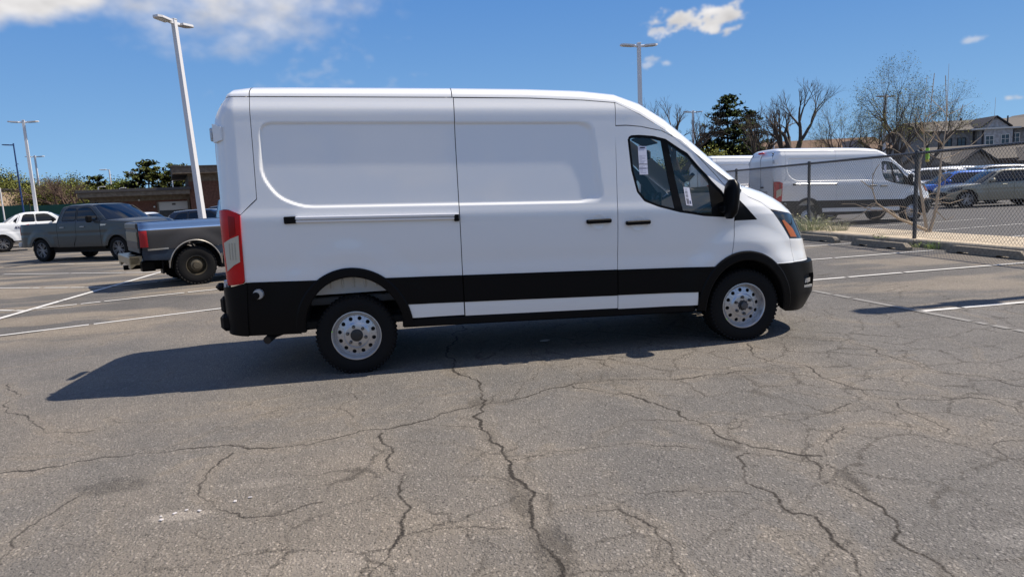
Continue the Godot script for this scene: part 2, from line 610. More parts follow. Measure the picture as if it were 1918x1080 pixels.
var VAN_W := {}
func van_wheel_shapes() -> void:
	var d := MB.new()
	d.lathe([Vector2(0.2235, 0.080), Vector2(0.226, 0.100), Vector2(0.223, 0.106), Vector2(0.216, 0.107), Vector2(0.209, 0.100), Vector2(0.205, 0.085), Vector2(0.198, 0.055), Vector2(0.192, 0.042), Vector2(0.186, 0.043), Vector2(0.180, 0.052)], 64, Transform3D(AXLE, Vector3.ZERO), 50)
	ring_with_holes(d, 0.128, 0.180, 0.066, 0.052, 12, 0.0185, 0.012)
	d.lathe([Vector2(0.128, 0.066), Vector2(0.117, 0.068), Vector2(0.108, 0.080), Vector2(0.100, 0.083), Vector2(0.05, 0.083)], 64, Transform3D(AXLE, Vector3.ZERO), 60)
	VAN_W.disc = d.mesh()
	VAN_W.tyre = tyre_shape(0.357, 0.218, 0.118, 56).mesh()
	VAN_W.drum = MB.new().lathe([Vector2(0.215, -0.09), Vector2(0.215, 0.02), Vector2(0.19, 0.025), Vector2(0.0, 0.025)], 40, Transform3D(AXLE, Vector3.ZERO)).mesh()
	VAN_W.capr = MB.new().lathe([Vector2(0.056, 0.080), Vector2(0.056, 0.092), Vector2(0.050, 0.097), Vector2(0.03, 0.100), Vector2(0.0, 0.101)], 32, Transform3D(AXLE, Vector3.ZERO)).mesh()
	var cf := MB.new().lathe([Vector2(0.054, 0.074), Vector2(0.054, 0.078), Vector2(0.034, 0.080), Vector2(0.034, 0.118), Vector2(0.029, 0.123), Vector2(0.0, 0.124)], 32, Transform3D(AXLE, Vector3.ZERO))
	for k in 10:
		var a := TAU * k / 10
		cf.box(Vector3(0.046 * cos(a), 0.046 * sin(a), 0.084), Vector3(0.016, 0.013, 0.014), 0.002, Basis(Vector3.BACK, a))
	VAN_W.capf = cf.mesh()
	VAN_W.nut = MB.new().lathe([Vector2(0.016, 0.0), Vector2(0.015, 0.026), Vector2(0.010, 0.034), Vector2(0.0, 0.035)], 8, Transform3D(AXLE, Vector3.ZERO)).mesh()
	VAN_W.mark = MB.new().box(Vector3(0.224, 0, 0.106), Vector3(0.022, 0.010, 0.004), 0.001).mesh()

func arc_strip(e: Array, inner: float, outer: float, low0: float, low1: float, surf: Callable, off: float, lip: float) -> MB:      # a trim that follows a wheel arch
	var rows := []
	var N := 40
	for r in 6:
		rows.append([])
	for k in N + 5:
		var x: float
		var w: float
		var dirv: Vector2
		var ang := PI * clampf((k - 2) / float(N), 0, 1)
		dirv = Vector2(cos(ang), sin(ang) * e[3] / e[2]).normalized() if k >= 2 and k <= N + 2 else Vector2(1 if k < 2 else -1, 0)
		var base := Vector2(e[0] + e[2] * cos(ang), e[1] + e[3] * sin(ang))
		if k < 2: base = Vector2(e[0] + e[2], lerpf(low0, e[1], k / 2.0))
		if k > N + 2: base = Vector2(e[0] - e[2], lerpf(e[1], low1, (k - N - 2) / 2.0))
		var prof := [[-inner, -lip], [-inner, off * 0.6], [-inner + 0.012, off], [outer - 0.014, off], [outer, off * 0.6], [outer, -0.004]]
		for r in 6:
			var q: Vector2 = base + dirv * prof[r][0]
			var s: Vector3 = surf.call(van_u(q.x, q.y), q.y)
			var nn := Vector3(0, 0, 1)
			if q.x > 3.9: nn = Vector3(0.25, 0, 0.97)
			rows[r].append(s + nn * prof[r][1])
	var mb := MB.new()
	# each face of the profile keeps its own normal
	for r in 5: mb.grid([rows[r], rows[r + 1]], true)
	return mb

func make_van(label: String) -> Node3D:
	nose_table()
	van_wheel_shapes()
	van_press = fillet(pv([-0.672, 2.252, 2.285, 2.252, 2.352, 1.513, -0.36, 1.513, -0.57, 1.60, -0.700, 1.80]), 0.10, 5)
	var white := car_paint("van_white_paint", lin(0.76, 0.775, 0.78), 0.4)
	var black := mat("black_plastic", lin(0.006, 0.006, 0.0065), 0.36, 0.0, 0.22)
	var dark := mat("dark_void", lin(0.006, 0.006, 0.006), 0.9)
	var grey := mat("inner_grey", lin(0.30, 0.31, 0.31), 0.7)
	var trim := mat("cab_trim", lin(0.035, 0.036, 0.04), 0.7)
	var pane := glass("tinted_green_pane", Color(0.09, 0.22, 0.22, 0.32))
	var t := thing("cargo_van", label, "van")
	var S := van_skin
	var ra := skin_ring(ellipse(REAR_ARCH[0], REAR_ARCH[1], REAR_ARCH[2] - 0.02, REAR_ARCH[3] - 0.02, 0.2))
	var fa := skin_ring(ellipse(FRONT_ARCH[0], FRONT_ARCH[1], FRONT_ARCH[2] - 0.02, FRONT_ARCH[3] - 0.02, 0.2))
	var end_u := van_u(9.0, 0.7)
	var cl := 0.018
	# sides
	var corner := on_skin([-0.745, 2.468, -0.745, 1.60, -0.785, 1.565, -0.885, 1.468, -0.99, 1.512, -1.0895, 1.514, -1.0895, 2.468, -0.87, 2.468])
	both("rear_corner_panel", panel(MB.new(), corner, S, cl, 0.0, 0.02), white, t)
	var quarter := on_skin([-0.739, 2.468, 1.009, 2.468, 1.001, 2.15, 0.993, 1.45, 0.988, 0.95, 0.988, 0.878, -0.905, 0.878, -0.893, 1.455, -0.78, 1.556, -0.739, 1.594])
	both("rear_quarter_panel", panel(MB.new(), quarter, S, 0.012, 0.0, 0.02, [ra]), white, t)
	var slide := on_skin([1.016, 2.466, 1.7, 2.463, 2.2, 2.447, 2.505, 2.424, 2.487, 2.0, 2.467, 1.42, 2.452, 0.88, 0.995, 0.878, 0.995, 0.95, 1.0, 1.45, 1.008, 2.15])
	var sd := both("sliding_door", panel(MB.new(), slide, S, cl, 0.0, 0.02), white, t)
	var win := rounded(pv([2.606, 2.10, 2.640, 2.126, 2.72, 2.130, 2.863, 2.120, 2.985, 2.092, 3.126, 2.002, 3.257, 1.894, 3.387, 1.757, 3.520, 1.605, 3.56, 1.545, 3.585, 1.345, 3.479, 1.351, 3.318, 1.362, 3.08, 1.402, 2.872, 1.457, 2.735, 1.512, 2.668, 1.60, 2.625, 1.80]), 0.03)
	var win_skin := skin_ring(win)
	var door := on_skin([2.494, 2.21, 2.60, 2.213, 2.737, 2.203, 2.946, 2.163, 3.131, 2.074, 3.262, 1.968, 3.471, 1.755, 3.655, 1.525, 3.628, 1.40, 3.622, 1.318, 3.615, 1.175, 3.59, 1.00, 3.55, 0.93, 3.48, 0.878, 2.458, 0.878, 2.473, 1.42, 2.489, 1.95])
	var fd := both("front_door", panel(MB.new(), door, S, cl, 0.0, 0.02, [win_skin, fa]), white, t)
	var above := on_skin([2.512, 2.425, 2.74, 2.315, 2.99, 2.165, 3.255, 1.975, 3.466, 1.805, 3.70, 1.625, 3.73, 1.598, 3.67, 1.530, 3.476, 1.763, 3.267, 1.977, 3.136, 2.083, 2.949, 2.172, 2.739, 2.211, 2.60, 2.222, 2.501, 2.219])
	both("cab_side_panel", panel(MB.new(), above, S, cl, 0.0, 0.02), white, t)
	var fender := on_skin([3.735, 1.592, 3.80, 1.535, 3.93, 1.478, 4.03, 1.408, 4.10, 1.33, 4.185, 1.225, 4.255, 1.123, 4.30, 0.915, 4.305, 0.882, 4.12, 0.882, 3.50, 0.882, 3.56, 0.93, 3.597, 1.00, 3.622, 1.175, 3.629, 1.30, 3.64, 1.312, 3.872, 1.316, 3.80, 1.39, 3.662, 1.548, 3.672, 1.520])
	both("front_wing", panel(MB.new(), fender, S, cl, 0.0, 0.02, [fa]), white, t)
	var tri := on_skin([3.632, 1.548, 3.655, 1.545, 3.872, 1.319, 3.640, 1.318])
	both("wing_corner_cover", panel(MB.new(), tri, S, 0.03, -0.004, 0.015), black, t)
	# nose: white fascia, black bumper, grille between
	var fas_top := on_skin([4.26, 1.118, 4.305, 0.915, 4.31, 0.884, 4.60, 0.884], true)
	fas_top.append(Vector2(end_u - 0.25, 0.884))
	fas_top.append(Vector2(end_u - 0.25, 1.095))
	fas_top.append_array(on_skin([4.60, 1.095, 4.48, 1.105, 4.30, 1.116], true))
	both("front_fascia", panel(MB.new(), fas_top, S, cl, 0.0, 0.02), white, t)
	var gr := PackedVector2Array([Vector2(end_u - 0.245, 0.884), Vector2(end_u, 0.884), Vector2(end_u, 1.34), Vector2(end_u - 0.30, 1.34), Vector2(end_u - 0.30, 1.10), Vector2(end_u - 0.245, 1.10)])
	var gl := both("grille", panel(MB.new(), gr, S, 0.04, -0.01, 0.0), black, t)
	for g in gl.size():
		for k in 4:
			var b := PackedVector2Array([Vector2(end_u - 0.26, 0.93 + k * 0.1), Vector2(end_u, 0.93 + k * 0.1), Vector2(end_u, 0.975 + k * 0.1), Vector2(end_u - 0.26, 0.975 + k * 0.1)])
			var bm := panel(MB.new(), b, S, 0.04, 0.008, 0.02)
			obj("grille_bar", bm if g == 0 else bm.mirrored(), mat("grille_grey", lin(0.06, 0.06, 0.065), 0.3, 0.4), gl[g])
	var bump := on_skin([4.09, 0.872, 4.06, 0.84, 4.13, 0.70, 4.16, 0.50, 4.165, 0.42, 4.20, 0.40, 4.40, 0.385], true)
	bump.append(Vector2(end_u, 0.385)); bump.append(Vector2(end_u, 0.872))
	var fogp := on_skin([4.43, 0.735, 4.50, 0.755, 4.66, 0.745, 4.66, 0.60, 4.44, 0.615])
	var bp := both("front_bumper", panel(MB.new(), bump, S, cl, 0.012, 0.05, [fogp]), black, t)
	for k in 2:
		var f := panel(MB.new(), fogp, S, 0.03, -0.03, 0.0)
		obj("lamp_recess", f if k == 0 else f.mirrored(), dark, bp[k])
		var fl := panel(MB.new(), on_skin([4.50, 0.70, 4.60, 0.70, 4.61, 0.655, 4.49, 0.655]), S, 0.02, -0.008, 0.02)
		obj("fog_lamp", fl if k == 0 else fl.mirrored(), mat("lamp_silver", lin(0.6, 0.62, 0.64), 0.12, 0.8), bp[k])
		var fm := panel(MB.new(), on_skin([4.445, 0.612, 4.46, 0.632, 4.65, 0.622, 4.655, 0.600]), S, 0.02, 0.006, 0.02)
		obj("lamp_surround", fm if k == 0 else fm.mirrored(), mat("satin_silver", lin(0.42, 0.43, 0.44), 0.35, 0.6), bp[k])
	# headlights
	var hlp := on_skin([4.036, 1.400, 4.155, 1.386, 4.30, 1.366, 4.40, 1.338, 4.52, 1.20, 4.60, 1.112, 4.48, 1.108, 4.264, 1.124, 4.192, 1.228, 4.106, 1.33])
	var hl := both("headlight", panel(MB.new(), hlp, S, cl, -0.002, 0.02), mat("headlight_lens", lin(0.010, 0.013, 0.019), 0.12, 0.0, 0.25), t)
	for k in 2:
		var a := panel(MB.new(), on_skin([4.168, 1.300, 4.20, 1.302, 4.32, 1.215, 4.375, 1.128, 4.275, 1.135, 4.215, 1.23]), S, cl, 0.003, 0.004)
		obj("turn_signal", a if k == 0 else a.mirrored(), mat("amber_lens", lin(0.36, 0.095, 0.02), 0.25), hl[k])
		var b := panel(MB.new(), on_skin([4.40, 1.30, 4.43, 1.30, 4.56, 1.14, 4.52, 1.135]), S, cl, 0.003, 0.004)
		obj("lamp_strip", b if k == 0 else b.mirrored(), mat("lamp_silver", lin(0.6, 0.62, 0.64), 0.12, 0.8), hl[k])
	# lower cladding and white sill strips
	var clad := [[-1.0, -0.15, 0.40], [0.15, 0.985, 0.628], [0.996, 2.448, 0.63], [2.455, 3.26, 0.635]]
	for k in 4:
		var a: Array = clad[k]
		var low: float = a[2]
		var q := on_skin([a[0], low, a[1], low + 0.004, a[1], 0.874, a[0] + (0.09 if k == 0 else 0.0), 0.874])
		if k == 3: q = on_skin([2.455, 0.635, 3.34, 0.637, 3.42, 0.75, 3.52, 0.874, 2.458, 0.874])
		both("lower_cladding", panel(MB.new(), q, S, 0.03, 0.010, 0.03, [ra, fa]), black, t)
		if k > 0:
			var lip := on_skin([a[0] if k > 1 else 0.48, 0.846, a[1] if k < 3 else 3.38, 0.846, a[1] if k < 3 else 3.40, 0.866, a[0] if k > 1 else 0.475, 0.866])
			var lp := panel(MB.new(), lip, S, 0.03, 0.017, 0.010)
			both("cladding_lip", lp, black, t)
			var w: PackedVector2Array = on_skin([maxf(a[0], 0.43), 0.500, a[1] if k < 3 else 3.245, 0.508, a[1] if k < 3 else 3.245, low, maxf(a[0], 0.43), low])
			both("sill_strip", panel(MB.new(), w, S, 0.03, 0.004, 0.03, [ra, fa]), white, t)
	both("sill_step", MB.new().bar(Vector3(0.42, 0.45 - 0.42 * RAKE, 0.965), Vector3(3.23, 0.475 - 3.23 * RAKE, 0.965), 0.10, 0.075, 0.012), black, t)
	both("wheel_arch_trim", arc_strip(REAR_ARCH, 0.065, 0.02, 0.44, 0.41, S, 0.020, 0.06), black, t)
	both("wheel_arch_trim", arc_strip(FRONT_ARCH, 0.075, 0.015, 0.45, 0.48, S, 0.020, 0.06), black, t)
	# roof, screen pillars, bonnet
	var st := [[-0.977, 2.470, 0.70, -0.99, 2.476], [-0.966, 2.472, 0.79, -0.985, 2.50], [-0.940, 2.474, 0.847, -0.955, 2.545], [-0.89, 2.475, 0.8905, -0.90, 2.582], [-0.742, 2.476, 0.894, -0.742, 2.606], [-0.4, 2.476, 0.894, -0.4, 2.61], [0.3, 2.476, 0.894, 0.3, 2.612], [1.0, 2.476, 0.894, 1.0, 2.612], [1.7, 2.472, 0.893, 1.7, 2.608], [2.2, 2.455, 0.894, 2.25, 2.595], [2.512, 2.43, 0.0, 2.62, 2.56], [2.74, 2.32, 0.0, 2.90, 2.475], [2.99, 2.17, 0.0, 3.17, 2.32]]
	var roof_row := func(a: Array, t0: float, t1: float, m: int) -> Array:
		var row := []
		for k in m + 1:
			var f := lerpf(t1, t0, float(k) / m)
			var s := signf(f) * (1.0 - pow(1.0 - absf(f), 1.6)) if t1 == 1.0 and t0 == -1.0 else f
			var ze: float = a[2] if a[2] > 0.0 else van_skin(a[0], a[1]).z
			var x := lerpf(a[0], a[3], 1.0 - s * s)
			var w: float = a[1] + (a[4] - a[1]) * pow(maxf(0.0, 1.0 - pow(absf(s), 4.0)), 0.5)
			row.append(Vector3(x, w - RAKE * x, s * ze))
		return row
	var seam := [[0, 4], [4, 7], [7, 12]]
	for s in seam:
		var rows := []
		for k in range(s[0], s[1] + 1):
			var a: Array = st[k].duplicate()
			if k == s[0] and k > 0: a[0] += 0.004; a[3] += 0.004
			if k == s[1] and k < 12: a[0] -= 0.004; a[3] -= 0.004
			rows.append(roof_row.call(a, -1.0, 1.0, 44))
		obj("roof_panel", MB.new().grid(rows), white, t)
	obj("roof_lining", MB.new().grid([roof_row.call([-0.95, 2.44, 0.85, -0.95, 2.54], -1.0, 1.0, 20), roof_row.call([2.2, 2.43, 0.86, 2.2, 2.56], -1.0, 1.0, 20), roof_row.call([2.9, 2.17, 0.80, 3.05, 2.26], -1.0, 1.0, 20)]), grey, t)
	var ws := []
	for a in [[3.255, 1.98, 0.03], [3.466, 1.81, 0.02], [3.70, 1.63, 0.01], [3.735, 1.595, 0.0]]:
		ws.append([a[0], a[1], 0.0, a[0] + 0.20 + 0.10 * (a[0] - 2.99), a[1] + 0.05 + a[2] * 2])
	ws.push_front([2.99, 2.17, 0.0, 3.17, 2.32])
	var pill := []
	var glz := []
	for a in ws:
		pill.append(roof_row.call(a, 0.72, 1.0, 12))
		glz.append(roof_row.call([a[0], a[1], van_skin(a[0], a[1]).z - 0.002, a[3], a[4]], -0.72, 0.72, 20))
	both("screen_pillar", MB.new().grid(pill), white, t)
	obj("windscreen", MB.new().grid(glz), pane, t)
	var hood := []
	for a in [[3.738, 1.590, 4.03, 1.66], [3.80, 1.540, 4.14, 1.635], [3.93, 1.484, 4.28, 1.59], [4.03, 1.414, 4.40, 1.535], [4.155, 1.392, 4.50, 1.475], [4.30, 1.372, 4.58, 1.40], [4.40, 1.346, 4.62, 1.345]]:
		hood.append(roof_row.call([a[0], a[1], van_skin(van_u(a[0], a[1]), a[1]).z - 0.003, a[2], a[3]], -1.0, 1.0, 40))
	obj("bonnet", MB.new().grid(hood), white, t)
	# rear doors
	var rd := func(y0: float, z0: float) -> Vector3:
		var x := -1.09 - 0.012 * cos(clampf(z0, -1, 1) * PI / 2) * 1.0
		if y0 > 2.2: x += 0.14 * pow((y0 - 2.2) / 0.3, 2.0)
		return Vector3(x, y0 - RAKE * x, z0)
	for s in [1, -1]:
		var f := func(u: float, w: float) -> Vector3: return rd.call(w, u * s)
		var q := rounded(pv([0.006, 0.90, 0.80, 0.90, 0.80, 2.0, 0.74, 2.30, 0.66, 2.375, 0.006, 2.385]), 0.05)
		var m := panel(MB.new(), q, f, 0.05, 0.0, 0.02)
		var dr := obj("rear_door", m, white, t)
		if s > 0:
			obj("door_handle", MB.new().box(rd.call(1.34, 0.13) + Vector3(-0.02, 0, 0), Vector3(0.04, 0.05, 0.17), 0.012), black, dr)
			obj("plate_recess", MB.new().box(rd.call(1.12, 0.25) + Vector3(-0.004, 0, 0), Vector3(0.012, 0.19, 0.42), 0.004), mat("recess_grey", lin(0.3, 0.3, 0.31), 0.6), dr)
		for hy in [2.16, 0.835]:
			var hg := MB.new()
			var hp: Vector3 = van_skin(TAIL - 0.26, hy)
			hg.box(Vector3(hp.x - 0.012, hp.y, hp.z * 1.0 + 0.0), Vector3(0.05, 0.115, 0.045), 0.008)
			hg.box(Vector3(hp.x - 0.02, hp.y - 0.005, hp.z + 0.018), Vector3(0.022, 0.06, 0.05), 0.005)
			obj("door_hinge", hg if s > 0 else hg.mirrored(), mat("hinge_silver", lin(0.5, 0.51, 0.53), 0.3, 0.5), dr)
			if hy > 2:
				var hc := MB.new()
				var hq: Vector3 = van_skin(TAIL - 0.16, hy)
				hc.prism(pv([-0.05, -0.075, 0.045, -0.055, 0.045, 0.055, -0.05, 0.085]), -0.04, 0.022, Transform3D(Basis(Vector3.UP, -0.55), hq))
				obj("hinge_cover", hc if s > 0 else hc.mirrored(), white, dr)
	var hd := []
	for w in [2.37, 2.40, 2.43, 2.46, 2.482]:
		var row := []
		for k in 13: row.append(rd.call(w, -0.70 + 1.4 * k / 12.0) + Vector3(0.004, 0, 0))
		hd.append(row)
	obj("rear_header", MB.new().grid(hd, true), white, t)
	both("door_frame", panel(MB.new(), PackedVector2Array([Vector2(TAIL - 0.33, 0.86), Vector2(TAIL - 0.34, 2.42), Vector2(TAIL - 0.46, 2.42), Vector2(TAIL - 0.46, 0.86)]), S, 0.05, -0.012), dark, t)
	# tail lights
	var tl := on_skin([-0.886, 1.460, -0.905, 0.892, -0.925, 0.868, -1.0, 0.855, -1.085, 0.850, -1.088, 1.505, -0.985, 1.508, -0.94, 1.487])
	var tls := both("tail_light", panel(MB.new(), tl, S, cl, 0.014, 0.03), mat("red_lens", lin(0.50, 0.008, 0.010), 0.22, 0.0, 0.35), t)
	for k in 2:
		var w := panel(MB.new(), on_skin([-0.912, 1.288, -0.922, 1.062, -0.98, 1.03, -1.045, 0.975, -1.045, 1.225, -0.98, 1.262]), S, cl, 0.019, 0.006)
		var cw := obj("clear_lens", w if k == 0 else w.mirrored(), mat("clear_lens", lin(0.50, 0.47, 0.38), 0.25, 0.0, 0.4), tls[k])
		for j in 3:
			var g := panel(MB.new(), on_skin([-0.945 - j * 0.024, 1.225, -0.950 - j * 0.024, 1.225, -0.955 - j * 0.024, 1.08, -0.950 - j * 0.024, 1.08]), S, 0.02, 0.022, 0.004)
			obj("lens_rib", g if k == 0 else g.mirrored(), mat("lens_grey", lin(0.36, 0.34, 0.28), 0.3), tls[k])
		var dk := panel(MB.new(), on_skin([-0.93, 1.445, -0.935, 1.30, -0.99, 1.27, -0.985, 1.455]), S, cl, 0.017, 0.004)
		obj("red_reflector", dk if k == 0 else dk.mirrored(), mat("deep_red_lens", lin(0.24, 0.003, 0.004), 0.25, 0.0, 0.35), tls[k])
	# rear bumper
	var rbp := on_skin([-0.895, 0.40, -0.86, 0.872, -0.925, 0.862, -1.0, 0.84, -1.09, 0.83], true)
	rbp.append(Vector2(TAIL - 0.34, 0.83)); rbp.append(Vector2(TAIL - 0.34, 0.415))
	var rb := obj("rear_bumper", MB.new().box(Vector3(-1.13, 0.70, 0), Vector3(0.10, 0.16, 1.74), 0.03).box(Vector3(-1.125, 0.545, 0), Vector3(0.13, 0.16, 1.80), 0.035), black, t)
	var ends := both("bumper_corner", panel(MB.new(), rbp, S, 0.03, 0.018, 0.03), black, t)
	for e in ends: e.position = Vector3(-0.03, 0, 0)
	both("bumper_stop", MB.new().box(Vector3(-1.17, 0.86, 0.80), Vector3(0.09, 0.075, 0.07), 0.03), black, t)
	var cap := MB.new().lathe([Vector2(0.047, -0.02), Vector2(0.047, 0.018), Vector2(0.040, 0.028), Vector2(0.0, 0.030)], 24, Transform3D(AXLE, van_skin(-0.80, 0.775) + Vector3(0, 0, 0.012)))
	obj("sensor_cap", cap, mat("satin_silver", lin(0.42, 0.43, 0.44), 0.35, 0.6), t)
	obj("sensor_plug", MB.new().lathe([Vector2(0.031, 0), Vector2(0.031, 0.034), Vector2(0.0, 0.036)], 20, Transform3D(AXLE, van_skin(-0.818, 0.764) + Vector3(0, 0, 0.012))), black, t)
	obj("roof_marker_lamp", MB.new().box(Vector3(-1.075, 2.47 + 1.07 * RAKE, 0), Vector3(0.07, 0.06, 0.34), 0.02), mat("red_lens", lin(0.50, 0.008, 0.010), 0.22, 0.0, 0.35), t)
	both("roof_corner_lamp", MB.new().box(Vector3(-1.012, 2.425 + 1.05 * RAKE, 0.66), Vector3(0.05, 0.045, 0.05), 0.012), black, t)
	# door rail and handles
	var rail := MB.new()
	for a in [[1.426, 0.019, 0.016], [1.396, 0.015, 0.010]]:
		var p0 := van_skin(-0.43, a[0])
		var p1 := van_skin(0.985, a[0])
		rail.bar(p0 + Vector3(0, 0, a[2]), p1 + Vector3(0, 0, a[2]), 0.03, a[1] * 1.5, 0.006)
	var rl := obj("door_rail", rail, mat("rail_chrome", lin(0.78, 0.78, 0.80), 0.30, 0.45), t)
	obj("rail_end_cap", MB.new().box(van_skin(-0.475, 1.411) + Vector3(0, 0, 0.008), Vector3(0.105, 0.062, 0.03), 0.006), black, rl)
	obj("rail_end_cap", MB.new().box(van_skin(0.966, 1.402) + Vector3(0, 0, 0.012), Vector3(0.045, 0.066, 0.036), 0.006), black, rl)
	for a in [[2.281, 1.339, sd[0]], [2.659, 1.318, fd[0]]]:
		var h := MB.new()
		var c0: Vector3 = van_skin(a[0], a[1])
		h.box(c0 + Vector3(0, 0, 0.032), Vector3(0.235, 0.040, 0.022), 0.010)
		h.box(c0 + Vector3(-0.095, 0, 0.012), Vector3(0.045, 0.036, 0.030), 0.006)
		h.box(c0 + Vector3(0.095, 0, 0.012), Vector3(0.045, 0.036, 0.030), 0.006)
		obj("door_handle", h, black, a[2])
		var dish := MB.new()
		dish.lathe([Vector2(0.075, 0.003), Vector2(0.066, 0.004), Vector2(0.055, 0.001), Vector2(0.03, 0.0005), Vector2(0.0, 0.0003)], 32, Transform3D(AXLE, c0 + Vector3(0, -0.006, 0)), 80)
		obj("handle_dish", dish, white, a[2])
	# side windows: rubber edge, pane, divider
	for k in 2:
		var d: Node3D = fd[k]
		var rim := panel(MB.new(), win_skin, S, 0.03, -0.006, 0.0, [skin_ring(shrink(win, 0.024))])
		obj("window_rubber", rim if k == 0 else rim.mirrored(), black, d)
		var pn := panel(MB.new(), win_skin, S, 0.06, -0.012)
		obj("window_pane", pn if k == 0 else pn.mirrored(), pane, d)
		var bar := panel(MB.new(), skin_ring(pv([2.935, 2.10, 3.00, 2.082, 3.115, 1.395, 3.035, 1.41])), S, 0.05, -0.008, 0.012)
		obj("window_divider", bar if k == 0 else bar.mirrored(), black, d)
		var cheek := panel(MB.new(), skin_ring(pv([3.40, 1.735, 3.56, 1.545, 3.58, 1.36, 3.40, 1.37])), S, 0.05, -0.007, 0.01)
		obj("mirror_base", cheek if k == 0 else cheek.mirrored(), black, d)
	for a in [[2.706, 2.025, 2.790, 2.025, 2.792, 1.762, 2.708, 1.762, "sheet"], [3.138, 1.640, 3.198, 1.632, 3.212, 1.462, 3.150, 1.470, "label"]]:
		var im := Image.create(32, 96, false, Image.FORMAT_RGB8)
		im.fill(Color(0.86, 0.87, 0.92))
		var rp := RandomNumberGenerator.new()
		rp.seed = 3
		if a[8] == "sheet":
			for y in range(4, 92, 3):
				if y > 14 and y < 30 or y > 62 and y < 66: continue
				im.fill_rect(Rect2i(3, y, 10 + rp.randi() % 16, 1), Color(0.5, 0.52, 0.62))
			im.fill_rect(Rect2i(8, 3, 18, 4), Color(0.15, 0.15, 0.25))
			im.fill_rect(Rect2i(0, 60, 32, 2), Color(0.1, 0.1, 0.14))
			im.fill_rect(Rect2i(0, 74, 32, 2), Color(0.25, 0.27, 0.4))
		else:
			for y in range(5, 90, 4): im.fill_rect(Rect2i(4, y, 14, 1 + rp.randi() % 3), Color(0.25, 0.25, 0.28))
			im.fill_rect(Rect2i(20, 70, 8, 18), Color(0.3, 0.33, 0.45))
		var pm := mat("paper_" + a[8], Color.WHITE, 0.7)
		pm.albedo_texture = ImageTexture.create_from_image(im)
		var sh := MB.new()
		var q := []
		for k in 4: q.append(S.call(a[k * 2], a[k * 2 + 1]) + Vector3(0, 0, -0.009))
		sh.quad(q[3], q[2], q[1], q[0])
		for k in 4: sh.t[k] = [Vector2(0, 1), Vector2(1, 1), Vector2(1, 0), Vector2(0, 0)][k]
		obj("window_sticker", sh, pm, fd[0])
	# mirrors
	var mir := MB.new()
	var sec := []
	for k in 9:
		var f := k / 8.0
		var w := 1.335 + 0.365 * f
		var bulge := pow(1.0 - pow(absf(f * 2 - 1), 3.5), 0.5)
		var row := []
		for j in 17:
			var a := TAU * j / 16
			row.append(Vector3(3.525 + 0.03 * f + (0.030 + 0.040 * bulge) * cos(a) * (1.0 if cos(a) > 0 else 0.6), w - RAKE * 3.5, 1.125 + (0.05 + 0.070 * bulge) * sin(a)))
		sec.append(row)
	mir.grid(sec, true)
	for e in [0, 8]:
		var mid := Vector3.ZERO
		for j in 16: mid += sec[e][j] / 16
		for j in 16: mir.face([sec[e][j], sec[e][j + 1], mid], Vector3(3.53, 1.4, 1.175))
	mir.bar(Vector3(3.50, 1.30, 0.98), Vector3(3.53, 1.32, 1.12), 0.09, 0.07, 0.015)
	both("door_mirror", mir, black, t)
	# inside of the cab
	var lining := panel(MB.new(), on_skin([-0.80, 2.44, 1.0, 2.44, 2.47, 2.40, 2.47, 0.48, 0.47, 0.48, 0.47, 0.40, 3.26, 0.40, 3.26, 0.86, -0.86, 0.86, -0.86, 2.3]), S, 0.08, -0.028, 0.0, [ra, skin_ring(pv([2.48, 0.47, 0.46, 0.47, 0.46, 0.47]))])
	var shell := panel(MB.new(), on_skin([-0.86, 2.44, 2.47, 2.42, 2.47, 0.47, 0.47, 0.47, 0.47, 0.86, -0.86, 0.86]), S, 0.08, -0.03, 0.0, [ra])
	both("inner_skin", shell, dark, t)
	var doorskin := panel(MB.new(), on_skin([2.46, 2.40, 2.60, 2.35, 2.97, 2.155, 3.46, 1.79, 3.68, 1.53, 3.60, 1.0, 3.45, 0.85, 3.22, 0.47, 2.46, 0.47]), S, 0.08, -0.05, 0.0, [skin_ring(shrink(win, 0.02)), fa])
	both("door_card", doorskin, trim, t)
	var wingskin := panel(MB.new(), on_skin([3.62, 1.52, 3.80, 1.50, 4.0, 1.38, 4.10, 1.25, 4.25, 1.05, 4.28, 0.86, 3.60, 0.86]), S, 0.08, -0.03, 0.0, [fa])
	both("inner_wing", wingskin, dark, t)
	obj("bulkhead", MB.new().box(Vector3(2.42, 1.35, 0), Vector3(0.03, 1.9, 1.78), 0.0), mat("bulkhead_grey", lin(0.12, 0.125, 0.13), 0.7), t)
	obj("cab_floor", MB.new().box(Vector3(1.2, 0.47, 0), Vector3(4.0, 0.06, 1.84), 0.0).box(Vector3(4.1, 0.95, 0), Vector3(0.75, 0.08, 1.35), 0.0), dark, t)
	var dash := MB.new().prism(pv([3.30, 0.80, 3.22, 1.18, 3.34, 1.30, 3.72, 1.46, 3.90, 1.46, 3.80, 0.80]), -0.86, 0.86)
	obj("dashboard", dash, trim, t)
	obj("touchscreen", MB.new().box(Vector3(3.24, 1.42, 0.0), Vector3(0.03, 0.15, 0.24), 0.008), mat("screen_glass", lin(0.01, 0.011, 0.013), 0.08), t)
	var sw := MB.new()
	var swp := []
	var swb := Basis(Vector3.BACK, 0.45)
	for k in 25:
		var a := TAU * k / 24
		swp.append(Vector3(3.02, 1.38, -0.46) + swb * Vector3(0, 0.185 * cos(a), 0.185 * sin(a)))
	sw.tube(swp, [0.016], 8, false)
	sw.bar(Vector3(3.02, 1.38, -0.62), Vector3(3.02, 1.38, -0.30), 0.03, 0.05, 0.01)
	sw.bar(Vector3(3.02, 1.38, -0.46), Vector3(3.30, 1.22, -0.46), 0.08, 0.08, 0.02)
	obj("steering_wheel", sw, trim, t)
